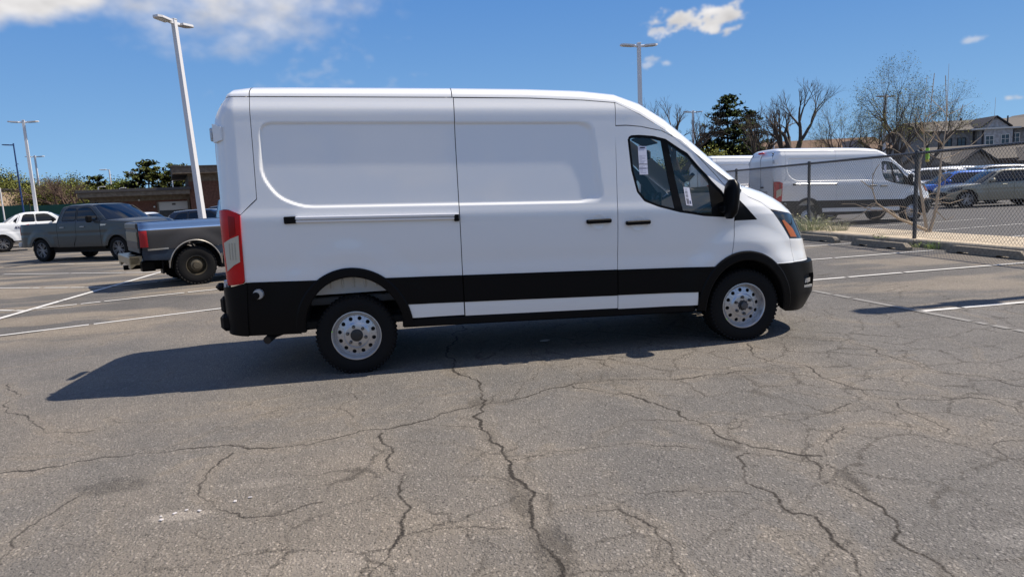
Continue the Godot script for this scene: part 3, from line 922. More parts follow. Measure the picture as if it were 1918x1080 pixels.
	for s in [0.46, -0.46]:
		var seat := MB.new()
		seat.box(Vector3(2.82, 0.93, s), Vector3(0.52, 0.16, 0.50), 0.05)
		seat.box(Vector3(2.56, 1.28, s), Vector3(0.15, 0.66, 0.48), 0.05, Basis(Vector3.BACK, 0.14))
		seat.box(Vector3(2.51, 1.70, s), Vector3(0.09, 0.20, 0.26), 0.035, Basis(Vector3.BACK, 0.08))
		seat.box(Vector3(2.8, 0.7, s), Vector3(0.4, 0.34, 0.4), 0.02)
		obj("seat", seat, mat("seat_cloth", lin(0.07, 0.072, 0.078), 0.85), t)
	for s in [-1, 1]:
		var gh := MB.new()
		var gp := []
		for q in [[3.00, 1.93], [3.03, 1.84], [3.06, 1.78], [3.15, 1.70], [3.19, 1.71], [3.24, 1.76]]:
			gp.append(Vector3(q[0] + 0.06, q[1] - RAKE * 3.1, s * 0.84))
		gh.tube(gp, [0.02], 8)
		obj("grab_handle", gh, trim, t)
		obj("sun_visor", MB.new().box(Vector3(2.96, 2.02, s * 0.42), Vector3(0.16, 0.02, 0.40), 0.008, Basis(Vector3.BACK, -0.5)), trim, t)
	obj("rear_view_mirror", MB.new().box(Vector3(3.12, 1.90, 0), Vector3(0.05, 0.10, 0.24), 0.02), trim, t)
	# wheel housings, chassis
	for s in [-1, 1]:
		for a in [[0.0, 0.44, 0.44, 0.50, grey], [3.745, 0.46, 0.45, 0.52, dark]]:
			var rows := []
			for k in 25:
				var w := PI * k / 24
				var p := Vector2(a[0] + a[2] * cos(w), a[1] + a[3] * sin(w))
				rows.append([Vector3(p.x, p.y - RAKE * p.x, s * 0.55), Vector3(p.x, p.y - RAKE * p.x, s * 0.99)])
			obj("wheel_housing", MB.new().grid(rows, s < 0), dark, t)
			var wall := MB.new()
			var wp := ellipse(a[0], a[1] - RAKE * a[0], a[2], a[3], 0.40 - RAKE * a[0])
			wall.prism(wp, s * 0.55, s * 0.57)
			obj("housing_wall", wall, dark, t)
		var pl := MB.new()
		var pp := []
		for k in 25:
			var w := PI * k / 24
			pp.append(Vector2(0.46 * cos(w), 0.42 + 0.505 * maxf(sin(w), 0.0)))
		var top := PackedVector2Array()
		for q in pp:
			if q.y > 0.70: top.append(q)
		pl.prism(top, s * 0.82 - 0.008, s * 0.82 + 0.008)
		for k in 5: pl.box(Vector3(-0.2 + k * 0.1, 0.82, s * 0.832), Vector3(0.022, 0.09, 0.02), 0.008)
		obj("frame_member", MB.new().box(Vector3(0.0, 0.655, s * 0.72), Vector3(0.84, 0.075, 0.05), 0.01), mat("frame_grey", lin(0.10, 0.10, 0.10), 0.6), t)
		obj("housing_plate", pl, mat("plate_grey", lin(0.66, 0.66, 0.64), 0.6), t)
	var ch := MB.new()
	for s in [-1, 1]:
		ch.box(Vector3(1.6, 0.43, s * 0.48), Vector3(5.2, 0.12, 0.09), 0.01)
		ch.bar(Vector3(-0.75, 0.50, s * 0.56), Vector3(0.75, 0.47, s * 0.56), 0.07, 0.05, 0.01)
		ch.bar(Vector3(0.05, 0.42, s * 0.66), Vector3(0.52, 0.52, s * 0.70), 0.05, 0.05, 0.01)
	ch.tube([Vector3(0, 0.355, -0.80), Vector3(0, 0.355, -0.15), Vector3(0, 0.355, 0.15), Vector3(0, 0.355, 0.80)], [0.05, 0.055, 0.055, 0.05], 12)
	ch.lathe([Vector2(0, -0.17), Vector2(0.13, -0.11), Vector2(0.15, 0.0), Vector2(0.13, 0.11), Vector2(0, 0.17)], 20, Transform3D(AXLE, Vector3(0, 0.36, 0.1)))
	ch.tube([Vector3(0.12, 0.37, 0.1), Vector3(2.6, 0.45, 0.0)], [0.05], 10)
	ch.tube([Vector3(3.745, 0.355, -0.8), Vector3(3.745, 0.355, 0.8)], [0.05], 10)
	ch.box(Vector3(3.9, 0.42, 0), Vector3(0.9, 0.22, 0.8), 0.05)
	ch.box(Vector3(1.9, 0.42, 0.0), Vector3(1.2, 0.20, 0.7), 0.06)
	ch.box(Vector3(-0.75, 0.49, 0), Vector3(0.5, 0.10, 1.5), 0.02)
	obj("chassis", ch, mat("dark_iron", lin(0.012, 0.012, 0.013), 0.7), t)
	obj("exhaust_pipe", MB.new().tube([Vector3(0.3, 0.40, 0.45), Vector3(-0.35, 0.42, 0.66), Vector3(-0.62, 0.425, 0.74), Vector3(-0.74, 0.405, 0.86), Vector3(-0.78, 0.375, 0.99)], [0.032, 0.034, 0.034, 0.036, 0.036], 14), mat("exhaust_dark", lin(0.03, 0.03, 0.032), 0.45, 0.6), t)
	for x in [0.0, 3.745]:
		for s in [1, -1]: van_wheel(t, x, s, x > 1)
	return t

# ------------------------------------------------------------------ camera, light, sky
func sky_dir(px: float, py: float) -> Vector3: return Vector3(px, py, -1).normalized()

func make_sky() -> ImageTexture:
	var W := 3072
	var H := 1536
	var na := FastNoiseLite.new()
	na.seed = 11
	na.frequency = 1.0
	na.fractal_octaves = 6
	na.fractal_gain = 0.55
	var nb := FastNoiseLite.new()
	nb.seed = 5
	nb.frequency = 1.0
	nb.fractal_octaves = 4
	# where the clouds of the photograph stand: azimuth and height in degrees, half widths, density, edge softness
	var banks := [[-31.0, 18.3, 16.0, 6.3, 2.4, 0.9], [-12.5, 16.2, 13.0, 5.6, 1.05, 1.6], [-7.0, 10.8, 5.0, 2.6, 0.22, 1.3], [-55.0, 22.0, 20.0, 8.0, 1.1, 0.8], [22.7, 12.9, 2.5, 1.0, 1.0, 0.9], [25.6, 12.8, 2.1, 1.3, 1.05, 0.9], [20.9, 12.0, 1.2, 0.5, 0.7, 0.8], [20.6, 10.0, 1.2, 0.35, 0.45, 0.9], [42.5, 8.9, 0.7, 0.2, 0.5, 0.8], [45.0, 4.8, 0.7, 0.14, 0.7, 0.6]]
	var zen := Vector3(0.018, 0.165, 0.60)
	var hor := Vector3(0.36, 0.64, 0.92)
	var rows := []
	rows.resize(H)
	var work := func(y: int) -> void:
		var line := PackedFloat32Array()
		line.resize(W * 3)
		var el := (0.5 - (y + 0.5) / H) * PI
		var base: Vector3
		if el < 0:
			base = Vector3(0.20, 0.19, 0.18)
			for x in W:
				line[x * 3] = base.x; line[x * 3 + 1] = base.y; line[x * 3 + 2] = base.z
			rows[y] = line
			return
		var k := exp(-el / deg_to_rad(13.5))
		base = zen.lerp(hor, k)
		var ed := rad_to_deg(el)
		for x in W:
			var az := wrapf((x + 0.5) / W * TAU, -PI, PI)
			var ad := rad_to_deg(az)
			var c := base
			var d := Vector3(sin(az) * cos(el), sin(el), -cos(az) * cos(el))
			var cov := 0.0
			for b in banks:
				var qx: float = (ad - b[0]) / b[2]
				var qy: float = (ed - b[1]) / b[3]
				if qx * qx + qy * qy < 4.0:
					var fq: float = 42.0 / sqrt(b[2])
					var f := na.get_noise_3d(d.x * fq, d.y * fq * 1.7, d.z * fq) * (1.5 if b[2] < 6.0 else 0.55) + 0.1
					cov = maxf(cov, smoothstep(0.0, b[5], b[4] * (1.0 - (qx * qx + qy * qy)) + f * 1.25 - 0.15) * minf(1.0, b[4]))
			if (d.z > -0.35 or ed > 24.0) and el > 0.06:      # broken cloud added round the unseen sky, brightening the van's near side
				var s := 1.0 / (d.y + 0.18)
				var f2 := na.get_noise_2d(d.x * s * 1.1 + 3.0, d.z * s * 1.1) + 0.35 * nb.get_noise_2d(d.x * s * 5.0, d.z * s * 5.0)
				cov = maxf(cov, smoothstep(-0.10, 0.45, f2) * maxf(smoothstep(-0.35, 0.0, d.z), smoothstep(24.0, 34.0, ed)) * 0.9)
			if cov > 0.0:
				var sh := 0.84 + 0.24 * nb.get_noise_3d(d.x * 18.0, d.y * 40.0, d.z * 18.0)
				c = c.lerp(Vector3(0.98, 0.96, 0.96) * sh, minf(cov, 1.0))
			line[x * 3] = c.x; line[x * 3 + 1] = c.y; line[x * 3 + 2] = c.z
		rows[y] = line
	var job := WorkerThreadPool.add_group_task(work, H, -1, true)
	WorkerThreadPool.wait_for_group_task_completion(job)
	var all := PackedByteArray()
	for q in rows: all.append_array(q.to_byte_array())
	var img := Image.create_from_data(W, H, false, Image.FORMAT_RGBF, all)
	return ImageTexture.create_from_image(img)

func set_stage() -> void:
	var cam := Camera3D.new()
	cam.name = "camera"
	add_child(cam)
	cam.fov = rad_to_deg(2.0 * atan(540.0 / 1250.0))
	cam.near = 0.05
	cam.far = 2500.0
	cam.position = Vector3(0.57692, 1.54315, 7.07675)
	cam.basis = Basis.from_euler(Vector3(-0.13849, -0.14158, -0.05044), EULER_ORDER_YXZ)
	cam.current = true
	var e := Environment.new()
	e.background_mode = Environment.BG_SKY
	e.sky = Sky.new()
	var sm := PanoramaSkyMaterial.new()
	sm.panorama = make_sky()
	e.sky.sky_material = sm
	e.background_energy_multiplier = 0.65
	e.tonemap_mode = Environment.TONE_MAPPER_LINEAR
	e.tonemap_exposure = 1.42
	e.sdfgi_enabled = true
	e.ssao_enabled = true
	e.ssil_enabled = true
	var we := WorldEnvironment.new()
	we.name = "world"
	we.environment = e
	add_child(we)
	var sun := DirectionalLight3D.new()
	sun.name = "sun"
	sun.light_energy = 1.6
	sun.light_color = Color(1.0, 0.955, 0.89)
	sun.light_angular_distance = 0.5
	sun.shadow_enabled = true
	sun.sky_mode = DirectionalLight3D.SKY_MODE_LIGHT_ONLY
	add_child(sun)
	sun.basis = Basis.looking_at(-Vector3(1.74, 2.55, -0.14).normalized(), Vector3.UP)

# ------------------------------------------------------------------ ground
const CRACKS := [
	"16:-2.15,2.75 -2.05,2.72 -1.86,2.73 -1.62,2.64 -1.39,2.63 -1.15,2.63 -0.89,2.61 -0.65,2.65 -0.46,2.75 -0.20,2.76 0.04,2.64 0.21,2.58 0.47,2.55 0.68,2.37 0.90,2.31 1.04,2.24 1.22,2.23 1.46,2.10 1.74,1.96 2.00,1.94 2.24,1.97 2.60,2.09 3.02,2.07 3.28,2.03",
	"20:0.98,-1.34 0.93,-0.05 0.86,1.00 0.93,1.41 1.02,1.86 1.00,2.28 0.93,2.79 0.97,3.05 1.02,3.29 1.02,3.49 1.07,3.75 1.06,3.97 1.02,4.18 1.04,4.36 1.08,4.46 1.09,4.52 1.07,4.68",
	"16:1.74,1.96 1.75,2.05 1.94,2.23 2.13,2.43 2.23,2.66 2.29,3.00 2.37,3.21 2.41,3.46 2.46,3.56 2.58,3.64 2.67,3.74 2.76,3.77",
	"15:2.40,3.63 2.31,3.66 2.26,3.82 2.21,3.92 2.21,4.03 2.26,4.16 2.23,4.24 2.24,4.34 2.32,4.40 2.29,4.55 2.27,4.70 2.23,4.81 2.19,4.93",
	"14:2.67,3.74 2.62,3.96 2.59,4.09 2.64,4.13 2.65,4.24 2.66,4.41 2.63,4.53 2.51,4.67 2.52,4.76 2.56,4.86 2.57,5.00",
	"8:1.65,3.98 1.82,3.99 1.94,4.05 2.16,4.12",
	"6:1.65,3.98 1.55,3.85 1.56,3.67",
	"10:1.34,4.10 1.39,4.10 1.47,4.10 1.54,4.23 1.57,4.42 1.57,4.53 1.55,4.75",
	"8:1.06,3.36 1.22,3.34 1.42,3.31 1.63,3.30 1.83,3.30 1.97,3.39 2.15,3.48",
	"7:1.64,3.12 1.82,3.00 1.91,2.91 2.10,2.94 2.27,3.03",
	"13:3.69,1.15 3.53,1.65 3.55,1.79 3.74,2.01 3.70,2.30 3.71,2.59 3.69,2.89 3.79,3.01 4.01,3.09 4.27,3.12 4.39,3.21 4.34,3.54",
	"12:4.22,1.02 4.62,1.31 4.54,1.91 4.59,2.22 4.53,2.47 4.67,2.63 4.76,2.71 4.78,2.90 4.84,3.06",
	"10:3.77,3.08 3.70,3.31 3.72,3.48 3.65,3.68 3.71,3.81 3.74,3.88 3.87,3.85 3.99,3.87",
	"9:2.48,3.24 2.75,3.08 2.90,3.09 3.10,3.13 3.26,3.12 3.48,3.01",
	"6:3.22,3.38 3.43,3.42 3.57,3.56 3.59,3.71",
	"8:3.16,3.39 2.99,3.54 2.88,3.61 2.78,3.78",
	"8:3.71,3.92 3.67,4.06 3.65,4.20",
	"14:0.27,2.67 0.34,2.94 0.32,3.14 0.34,3.32 0.44,3.39 0.41,3.61 0.45,3.87 0.42,4.00 0.41,4.13 0.37,4.24 0.32,4.36 0.29,4.46",
	"11:-0.66,2.77 -0.73,3.02 -0.73,3.24 -0.67,3.41 -0.58,3.49 -0.47,3.64 -0.35,3.74 -0.18,3.74 0.01,3.65",
	"10:-1.37,3.23 -1.41,3.38 -1.44,3.53 -1.46,3.67 -1.40,3.82 -1.37,3.98",
	"12:-3.34,0.25 -3.08,0.61 -2.95,1.05 -2.74,1.33 -2.55,1.45 -2.37,1.70 -2.15,1.97 -2.05,1.97 -1.82,2.00",
	"8:0.53,4.10 0.67,4.10 0.94,4.17",
	"7:-0.04,1.35 0.04,1.80 -0.08,2.01 0.03,2.35 0.10,2.49",
	"5:-0.08,2.01 -0.32,1.99 -0.61,1.98",
	"5:-0.56,3.79 -0.49,3.94 -0.43,4.07",
	"5:-1.37,3.87 -1.28,3.87 -1.12,3.83 -1.04,3.83",
	"6:5.13,-0.28 5.22,0.06 5.19,0.63 5.31,0.81 5.72,0.76 6.02,0.70",
	"6:1.22,2.23 1.55,1.53 1.62,1.00 1.81,0.29",
	"6:1.75,2.05 2.19,1.37 2.22,0.71 2.33,-0.08",
	"7:2.19,1.37 2.23,1.58 2.00,1.94",
	"6:3.46,2.01 3.20,2.09 2.87,1.80 2.59,1.51 2.19,1.37",
	"5:-1.82,1.74 -1.39,1.93 -1.10,1.89 -0.86,1.77 -0.62,1.56 -0.30,1.34",
	"5:-1.15,2.63 -0.86,2.21 -0.61,1.98 -0.41,1.77 0.16,1.65 0.77,1.69",
	"6:1.00,2.28 1.30,1.79 1.57,1.53",
	"6:2.24,1.97 2.19,2.38 2.07,2.61",
	"6:3.02,2.07 3.13,2.39 3.24,2.65 3.35,2.82",
	"6:3.28,2.03 3.47,2.19 3.67,2.42 4.07,2.47 4.49,2.49",
	"5:2.29,3.00 2.49,2.92 2.75,3.08",
	"6:4.05,2.84 4.15,2.66 4.37,2.49",
	"6:0.93,2.79 0.76,2.68 0.50,2.55",
	"5:0.96,4.00 1.08,4.09 1.22,4.04 1.34,4.10",
	"5:2.27,4.70 2.11,4.77 2.00,4.80",
	"5:1.57,4.42 1.35,4.63 1.09,4.60 0.75,4.53",
	"6:-3.34,-1.70 -3.22,-2.53 -2.89,-3.01 -2.37,-3.23",
	"5:-3.85,-0.54 -3.42,-0.63 -3.32,-1.25 -3.27,-1.68"
]

func hash01(a: int, b: int) -> float:
	var h := (a * 374761393 + b * 668265263) & 0xffffffff
	h = ((h ^ (h >> 13)) * 1274126177) & 0xffffffff
	return float((h ^ (h >> 16)) & 0xffff) / 65535.0

func noise_bytes(sd: int, metres: float, x0: float, z0: float, px: float, w: int, h: int, oct := 3) -> PackedByteArray:
	var f := FastNoiseLite.new()
	f.seed = sd
	f.noise_type = FastNoiseLite.TYPE_SIMPLEX_SMOOTH
	f.frequency = px / metres
	f.fractal_octaves = oct
	f.offset = Vector3(x0 / px, z0 / px, 0)
	return f.get_image(w, h, false, false, false).get_data()

func stamp(buf: PackedByteArray, W: int, H: int, x: float, y: float, r: float, val: float) -> void:
	for j in range(maxi(0, int(y - r - 1)), mini(H, int(y + r + 2))):
		for i in range(maxi(0, int(x - r - 1)), mini(W, int(x + r + 2))):
			var d := Vector2(i + 0.5 - x, j + 0.5 - y).length()
			var a := clampf(r + 0.5 - d, 0, 1) * val
			if a > 0.0:
				var k := j * W + i
				buf[k] = maxi(buf[k], int(a * 255))

func draw_crack(buf: PackedByteArray, soft: PackedByteArray, W: int, H: int, pts: Array, wid: float, px: float, rng: RandomNumberGenerator, depth := 0) -> void:
	# the traced run, broken up until it is as ragged as torn asphalt
	var p := pts.duplicate()
	for it in 5:
		var q := []
		for k in p.size() - 1:
			var a: Vector2 = p[k]
			var b: Vector2 = p[k + 1]
			q.append(a)
			var l := a.distance_to(b)
			if l > 3.0: q.append((a + b) / 2 + (b - a).orthogonal().normalized() * l * rng.randf_range(-0.16, 0.16))
		q.append(p[p.size() - 1])
		p = q
	var ph := rng.randf() * 10.0
	var run := 0.0
	for k in p.size() - 1:
		var a: Vector2 = p[k]
		var b: Vector2 = p[k + 1]
		var m := maxi(1, int(a.distance_to(b) / 0.7))
		for s in m:
			var q := a.lerp(b, float(s) / m)
			run += a.distance_to(b) / m
			var vary := 0.62 + 0.38 * sin(run * 0.05 + ph) * sin(run * 0.021 + ph * 2.0) + rng.randf_range(-0.25, 0.35)
			var r := maxf(0.25, wid / px * 0.5 * vary)
			stamp(buf, W, H, q.x + rng.randf_range(-0.5, 0.5), q.y + rng.randf_range(-0.5, 0.5), r, clampf(0.62 + wid * 30.0 + rng.randf_range(-0.25, 0.2), 0.25, 1.0))
			if s % 3 == 0: stamp(soft, W, H, q.x, q.y, r + 5.0 + 9.0 * wid * 60 * absf(vary), 0.55)
		if depth == 0 and rng.randf() < 0.012:      # a fine side branch
			var d := (b - a).normalized().rotated(rng.randf_range(0.6, 1.3) * (1 if rng.randf() < 0.5 else -1))
			var l := rng.randf_range(15, 70)
			draw_crack(buf, soft, W, H, [a, a + d * l * 0.5, a + (d * l).rotated(rng.randf_range(-0.5, 0.5))], 0.004, px, rng, 1)

func asphalt_tile() -> Array:
	var N := 512
	var hgt := Image.create(N, N, false, Image.FORMAT_L8)
	var rng := RandomNumberGenerator.new()
	rng.seed = 77
	var h := PackedFloat32Array()
	h.resize(N * N)
	h.fill(0.25)
	var tone := PackedFloat32Array()
	tone.resize(N * N)
	for k in N * N: tone[k] = 0.70 + rng.randf() * 0.12
	for s in 15000:      # stones of the aggregate
		var cx := rng.randf() * N
		var cy := rng.randf() * N
		var r := 0.9 + pow(rng.randf(), 3.0) * 3.4
		var tn := clampf(0.78 + rng.randfn() * 0.11, 0.45, 1.0)
		if rng.randf() < 0.05: tn = 1.0
		var el := rng.randf_range(0.7, 1.0)
		for j in range(int(cy - r), int(cy + r) + 1):
			for i in range(int(cx - r), int(cx + r) + 1):
				var d := Vector2((i - cx) / el, j - cy).length() / r
				if d < 1.0:
					var k := posmod(j, N) * N + posmod(i, N)
					h[k] = maxf(h[k], 0.35 + 0.6 * sqrt(1.0 - d * d))
					tone[k] = lerpf(tone[k], tn, 0.85)
	var ab := PackedByteArray()
	var hb := PackedByteArray()
	for k in N * N:
		var c := clampf(tone[k], 0, 1)
		ab.append(int(c * 255)); ab.append(int(c * 0.985 * 255)); ab.append(int(c * 0.962 * 255))
		hb.append(int(h[k] * 255))
	var ai := Image.create_from_data(N, N, false, Image.FORMAT_RGB8, ab)
	var hi := Image.create_from_data(N, N, false, Image.FORMAT_L8, hb)
	hi.convert(Image.FORMAT_RGBA8)
	hi.bump_map_to_normal_map(4.0)
	return [ImageTexture.create_from_image(ai), ImageTexture.create_from_image(hi)]

# broad colour of the lot: worn patches, sandy drifts, darker sealed strips; near = with cracks and spots
func lot_picture(x0: float, z0: float, px: float, W: int, H: int, near: bool) -> ImageTexture:
	var n1 := noise_bytes(3, 5.5, x0, z0, px, W, H, 4)
	var n2 := noise_bytes(9, 1.1, x0, z0, px, W, H, 4)
	var n3 := noise_bytes(21, 0.16, x0, z0, px, W, H, 3)
	var fs := FastNoiseLite.new()      # drifts drawn out along the stalls
	fs.seed = 31
	fs.frequency = px / 1.6
	fs.fractal_octaves = 4
	fs.offset = Vector3(x0 / px * 0.35, z0 / px, 0)
	var crack := PackedByteArray()
	crack.resize(W * H)
	var soft := PackedByteArray()
	soft.resize(W * H)
	if near:
		var rng := RandomNumberGenerator.new()
		rng.seed = 5
		for line in CRACKS:
			var bits: PackedStringArray = line.split(":")
			var pts := []
			for q in bits[1].split(" "):
				var xz := q.split(",")
				pts.append(Vector2((float(xz[0]) - x0) / px, (float(xz[1]) - z0) / px))
			draw_crack(crack, soft, W, H, pts, float(bits[0]) * 0.00105 + 0.0015, px, rng)
		for k in 90:      # hairlines
			var a := Vector2(rng.randf() * W, rng.randf() * H)
			var d := Vector2.from_angle(rng.randf() * TAU)
			var pts := [a]
			for s in 5:
				d = d.rotated(rng.randf_range(-0.5, 0.5))
				a += d * rng.randf_range(12, 45)
				pts.append(a)
			draw_crack(crack, soft, W, H, pts, 0.0030, px, rng, 1)
	var net := PackedByteArray()
	if near:      # the fine web of age cracks between the long ones
		var fc := FastNoiseLite.new()
		fc.seed = 14
		fc.noise_type = FastNoiseLite.TYPE_CELLULAR
		fc.cellular_return_type = FastNoiseLite.RETURN_DISTANCE2_SUB
		fc.cellular_jitter = 1.0
		fc.fractal_type = FastNoiseLite.FRACTAL_NONE
		fc.frequency = px / 0.50
		fc.domain_warp_enabled = true
		fc.domain_warp_amplitude = 0.16 / px
		fc.domain_warp_frequency = px / 0.22
		fc.domain_warp_fractal_octaves = 4
		net = fc.get_image(W, H, false, false, false).get_data()
	# spots with a place of their own: x, z, half width x, half width z, strength (dark < 0 < light)
	var spots := [[-1.22, 3.13, 0.20, 0.11, -0.30], [1.01, 3.9, 0.05, 0.30, -0.42], [1.08, 4.4, 0.08, 0.2, -0.42], [0.97, 2.95, 0.05, 0.22, -0.3], [0.93, 2.2, 0.06, 0.15, -0.28], [0.86, 1.1, 0.12, 0.3, -0.25], [-0.36, 3.31, 0.14, 0.05, 0.22], [0.12, 4.29, 0.35, 0.14, 0.2], [1.05, 2.24, 0.18, 0.10, -0.22], [-0.72, 3.62, 0.13, 0.05, 0.55], [2.0, 1.95, 0.35, 0.16, -0.16], [3.2, 2.1, 0.4, 0.15, -0.15], [4.1, 1.2, 0.5, 0.2, -0.14], [2.99, 4.76, 0.1, 0.06, 0.3]]
	var spot := PackedFloat32Array()
	if near:
		spot.resize(W * H)
		for sq in spots:
			var cx: float = (sq[0] - x0) / px
			var cy: float = (sq[1] - z0) / px
			var rx: float = sq[2] / px
			var ry: float = sq[3] / px
			for j in range(maxi(0, int(cy - ry * 2)), mini(H, int(cy + ry * 2))):
				for i in range(maxi(0, int(cx - rx * 2)), mini(W, int(cx + rx * 2))):
					var kk := j * W + i
					var rr := pow((i - cx) / rx, 2) + pow((j - cy) / ry, 2)
					if rr < 4.0: spot[kk] += sq[4] * smoothstep(1.9, 0.2, rr + (n2[kk] / 127.5 - 1.0) * 1.3 + (n3[kk] / 127.5 - 1.0) * 0.5)
	var gam := PackedByteArray()
	for q in 1025: gam.append(int(255.0 * pow(q / 1024.0, 0.4545)))
	var cool := Vector3(0.238, 0.232, 0.227)
	var warm := Vector3(0.282, 0.258, 0.230)
	var sand := Vector3(0.40, 0.350, 0.285)
	var seal := Vector3(0.130, 0.128, 0.128)
	var bands := []
	var NB := 16
	bands.resize(NB)
	var work := func(band: int) -> void:
		var j0 := H * band / NB
		var j1 := H * (band + 1) / NB
		var out := PackedByteArray()
		out.resize(W * (j1 - j0) * 3)
		var k := j0 * W
		var o := 0
		for j in range(j0, j1):
			var z := z0 + (j + 0.5) * px
			for i in W:
				var x := x0 + (i + 0.5) * px
				var a := n1[k] / 127.5 - 1.0
				var b := n2[k] / 127.5 - 1.0
				var d := n3[k] / 127.5 - 1.0
				# the near drive is warm and pale, the far bays and the right-hand bays cooler and darker
				var w := clampf(0.56 + a * 1.1 + b * 0.45 - maxf(0.0, x - 1.2) * 0.14, 0, 1)
				var c := cool.lerp(warm, w)
				var bay := 0.0
				if x < -2.2 and z < -1.2: bay = minf(1.0, (-2.2 - x) * 0.7) * minf(1.0, (-1.2 - z) * 0.8)
				if x > 5.6 and z < 0.6: bay = maxf(bay, minf(1.0, (x - 5.6) * 1.2) * minf(1.0, (0.6 - z) * 0.9) * 0.75)
				if bay > 0.0:
					var f := smoothstep(-0.22, 0.12, fs.get_noise_2d(i * 0.35, j) + b * 0.12)
					c = c.lerp(seal.lerp(cool, 0.25 + 0.3 * (b * 0.5 + 0.5)).lerp(sand, (1.0 - f) * 0.85), bay * 0.9)
				c *= 1.0 + a * 0.08 + b * 0.13 + d * 0.08
				if near:
					c *= 1.0 + spot[k]
					if soft[k]: c = c.lerp(sand * (0.9 + 0.25 * d), soft[k] / 255.0 * clampf(0.30 + b * 0.5, 0, 0.5))
					if net[k] < 5:
						var on := smoothstep(-0.25, 0.30, a * 0.8 + b * 0.5 + clampf((x - 0.6) * 0.16, -0.3, 0.4)) * (1.0 - net[k] / 5.0)
						if on > 0.0: c = c.lerp(Vector3(0.085, 0.076, 0.066), on * 0.75)
					if crack[k]: c = c.lerp(Vector3(0.055, 0.048, 0.042), crack[k] / 255.0)
				out[o] = gam[int(clampf(c.x, 0, 1) * 1024)]
				out[o + 1] = gam[int(clampf(c.y, 0, 1) * 1024)]
				out[o + 2] = gam[int(clampf(c.z, 0, 1) * 1024)]
				o += 3
				k += 1
		bands[band] = out
	var job := WorkerThreadPool.add_group_task(work, NB, -1, true)
	WorkerThreadPool.wait_for_group_task_completion(job)
	var out := PackedByteArray()
	for q in bands: out.append_array(q)
	return ImageTexture.create_from_image(Image.create_from_data(W, H, false, Image.FORMAT_RGB8, out))

func sheet(x0: float, z0: float, x1: float, z1: float, y: float, skirt := 0.0) -> MB:
	var m := MB.new()
	m.two_uv = true
	var k := m.vert(Vector3(x0, y, z0), Vector3.UP, Vector2(0, 0))
	m.vert(Vector3(x1, y, z0), Vector3.UP, Vector2(1, 0)); m.vert(Vector3(x1, y, z1), Vector3.UP, Vector2(1, 1)); m.vert(Vector3(x0, y, z1), Vector3.UP, Vector2(0, 1))
	m.tri_i(k, k + 3, k + 2); m.tri_i(k, k + 2, k + 1)
	return m

var TILE := []
func lot_material(called: String, wide: float, deep: float, macro: Texture2D, tint := Color.WHITE) -> StandardMaterial3D:
	var m := mat(called, tint, 0.88, 0.0, 0.35)
	m.albedo_texture = TILE[0]
	m.normal_enabled = true
	m.normal_texture = TILE[1]
	m.normal_scale = 0.75
	m.uv1_scale = Vector3(wide / 1.05, deep / 1.05, 1)
	if macro:
		m.detail_enabled = true
		m.detail_albedo = macro
		m.detail_blend_mode = BaseMaterial3D.BLEND_MODE_MUL
		m.detail_uv_layer = BaseMaterial3D.DETAIL_UV_2
	return m

func paint_line(a: Vector2, b: Vector2, wide: float, m: Material, sd: int, fade := 0.0) -> void:
	var rng := RandomNumberGenerator.new()
	rng.seed = sd
	var d := (b - a).normalized()
	var s := d.orthogonal()
	var n := int(a.distance_to(b) / 0.06)
	var mb := MB.new()
	var last := -1
	var bow := rng.randf_range(-0.02, 0.02)
	for k in n + 1:
		var f := float(k) / n
		var c := a.lerp(b, f) + s * bow * sin(f * PI)
		var w0 := wide / 2 * rng.randf_range(0.86, 1.04)
		var w1 := wide / 2 * rng.randf_range(0.86, 1.04)
		var p0 := c - s * w0
		var p1 := c + s * w1
		var q := mb.vert(Vector3(p0.x, 0.012, p0.y), Vector3.UP, Vector2(p0.x, p0.y))
		mb.vert(Vector3(p1.x, 0.012, p1.y), Vector3.UP, Vector2(p1.x, p1.y))
		if last >= 0 and rng.randf() >= fade:
			var u := mb.v[last + 1] - mb.v[last]
			if u.cross(mb.v[q] - mb.v[last]).y > 0: mb.tri_i(last, last + 1, q + 1); mb.tri_i(last, q + 1, q)
			else: mb.tri_i(last, q + 1, last + 1); mb.tri_i(last, q, q + 1)
		last = q
	structure("parking_line", mb, m)

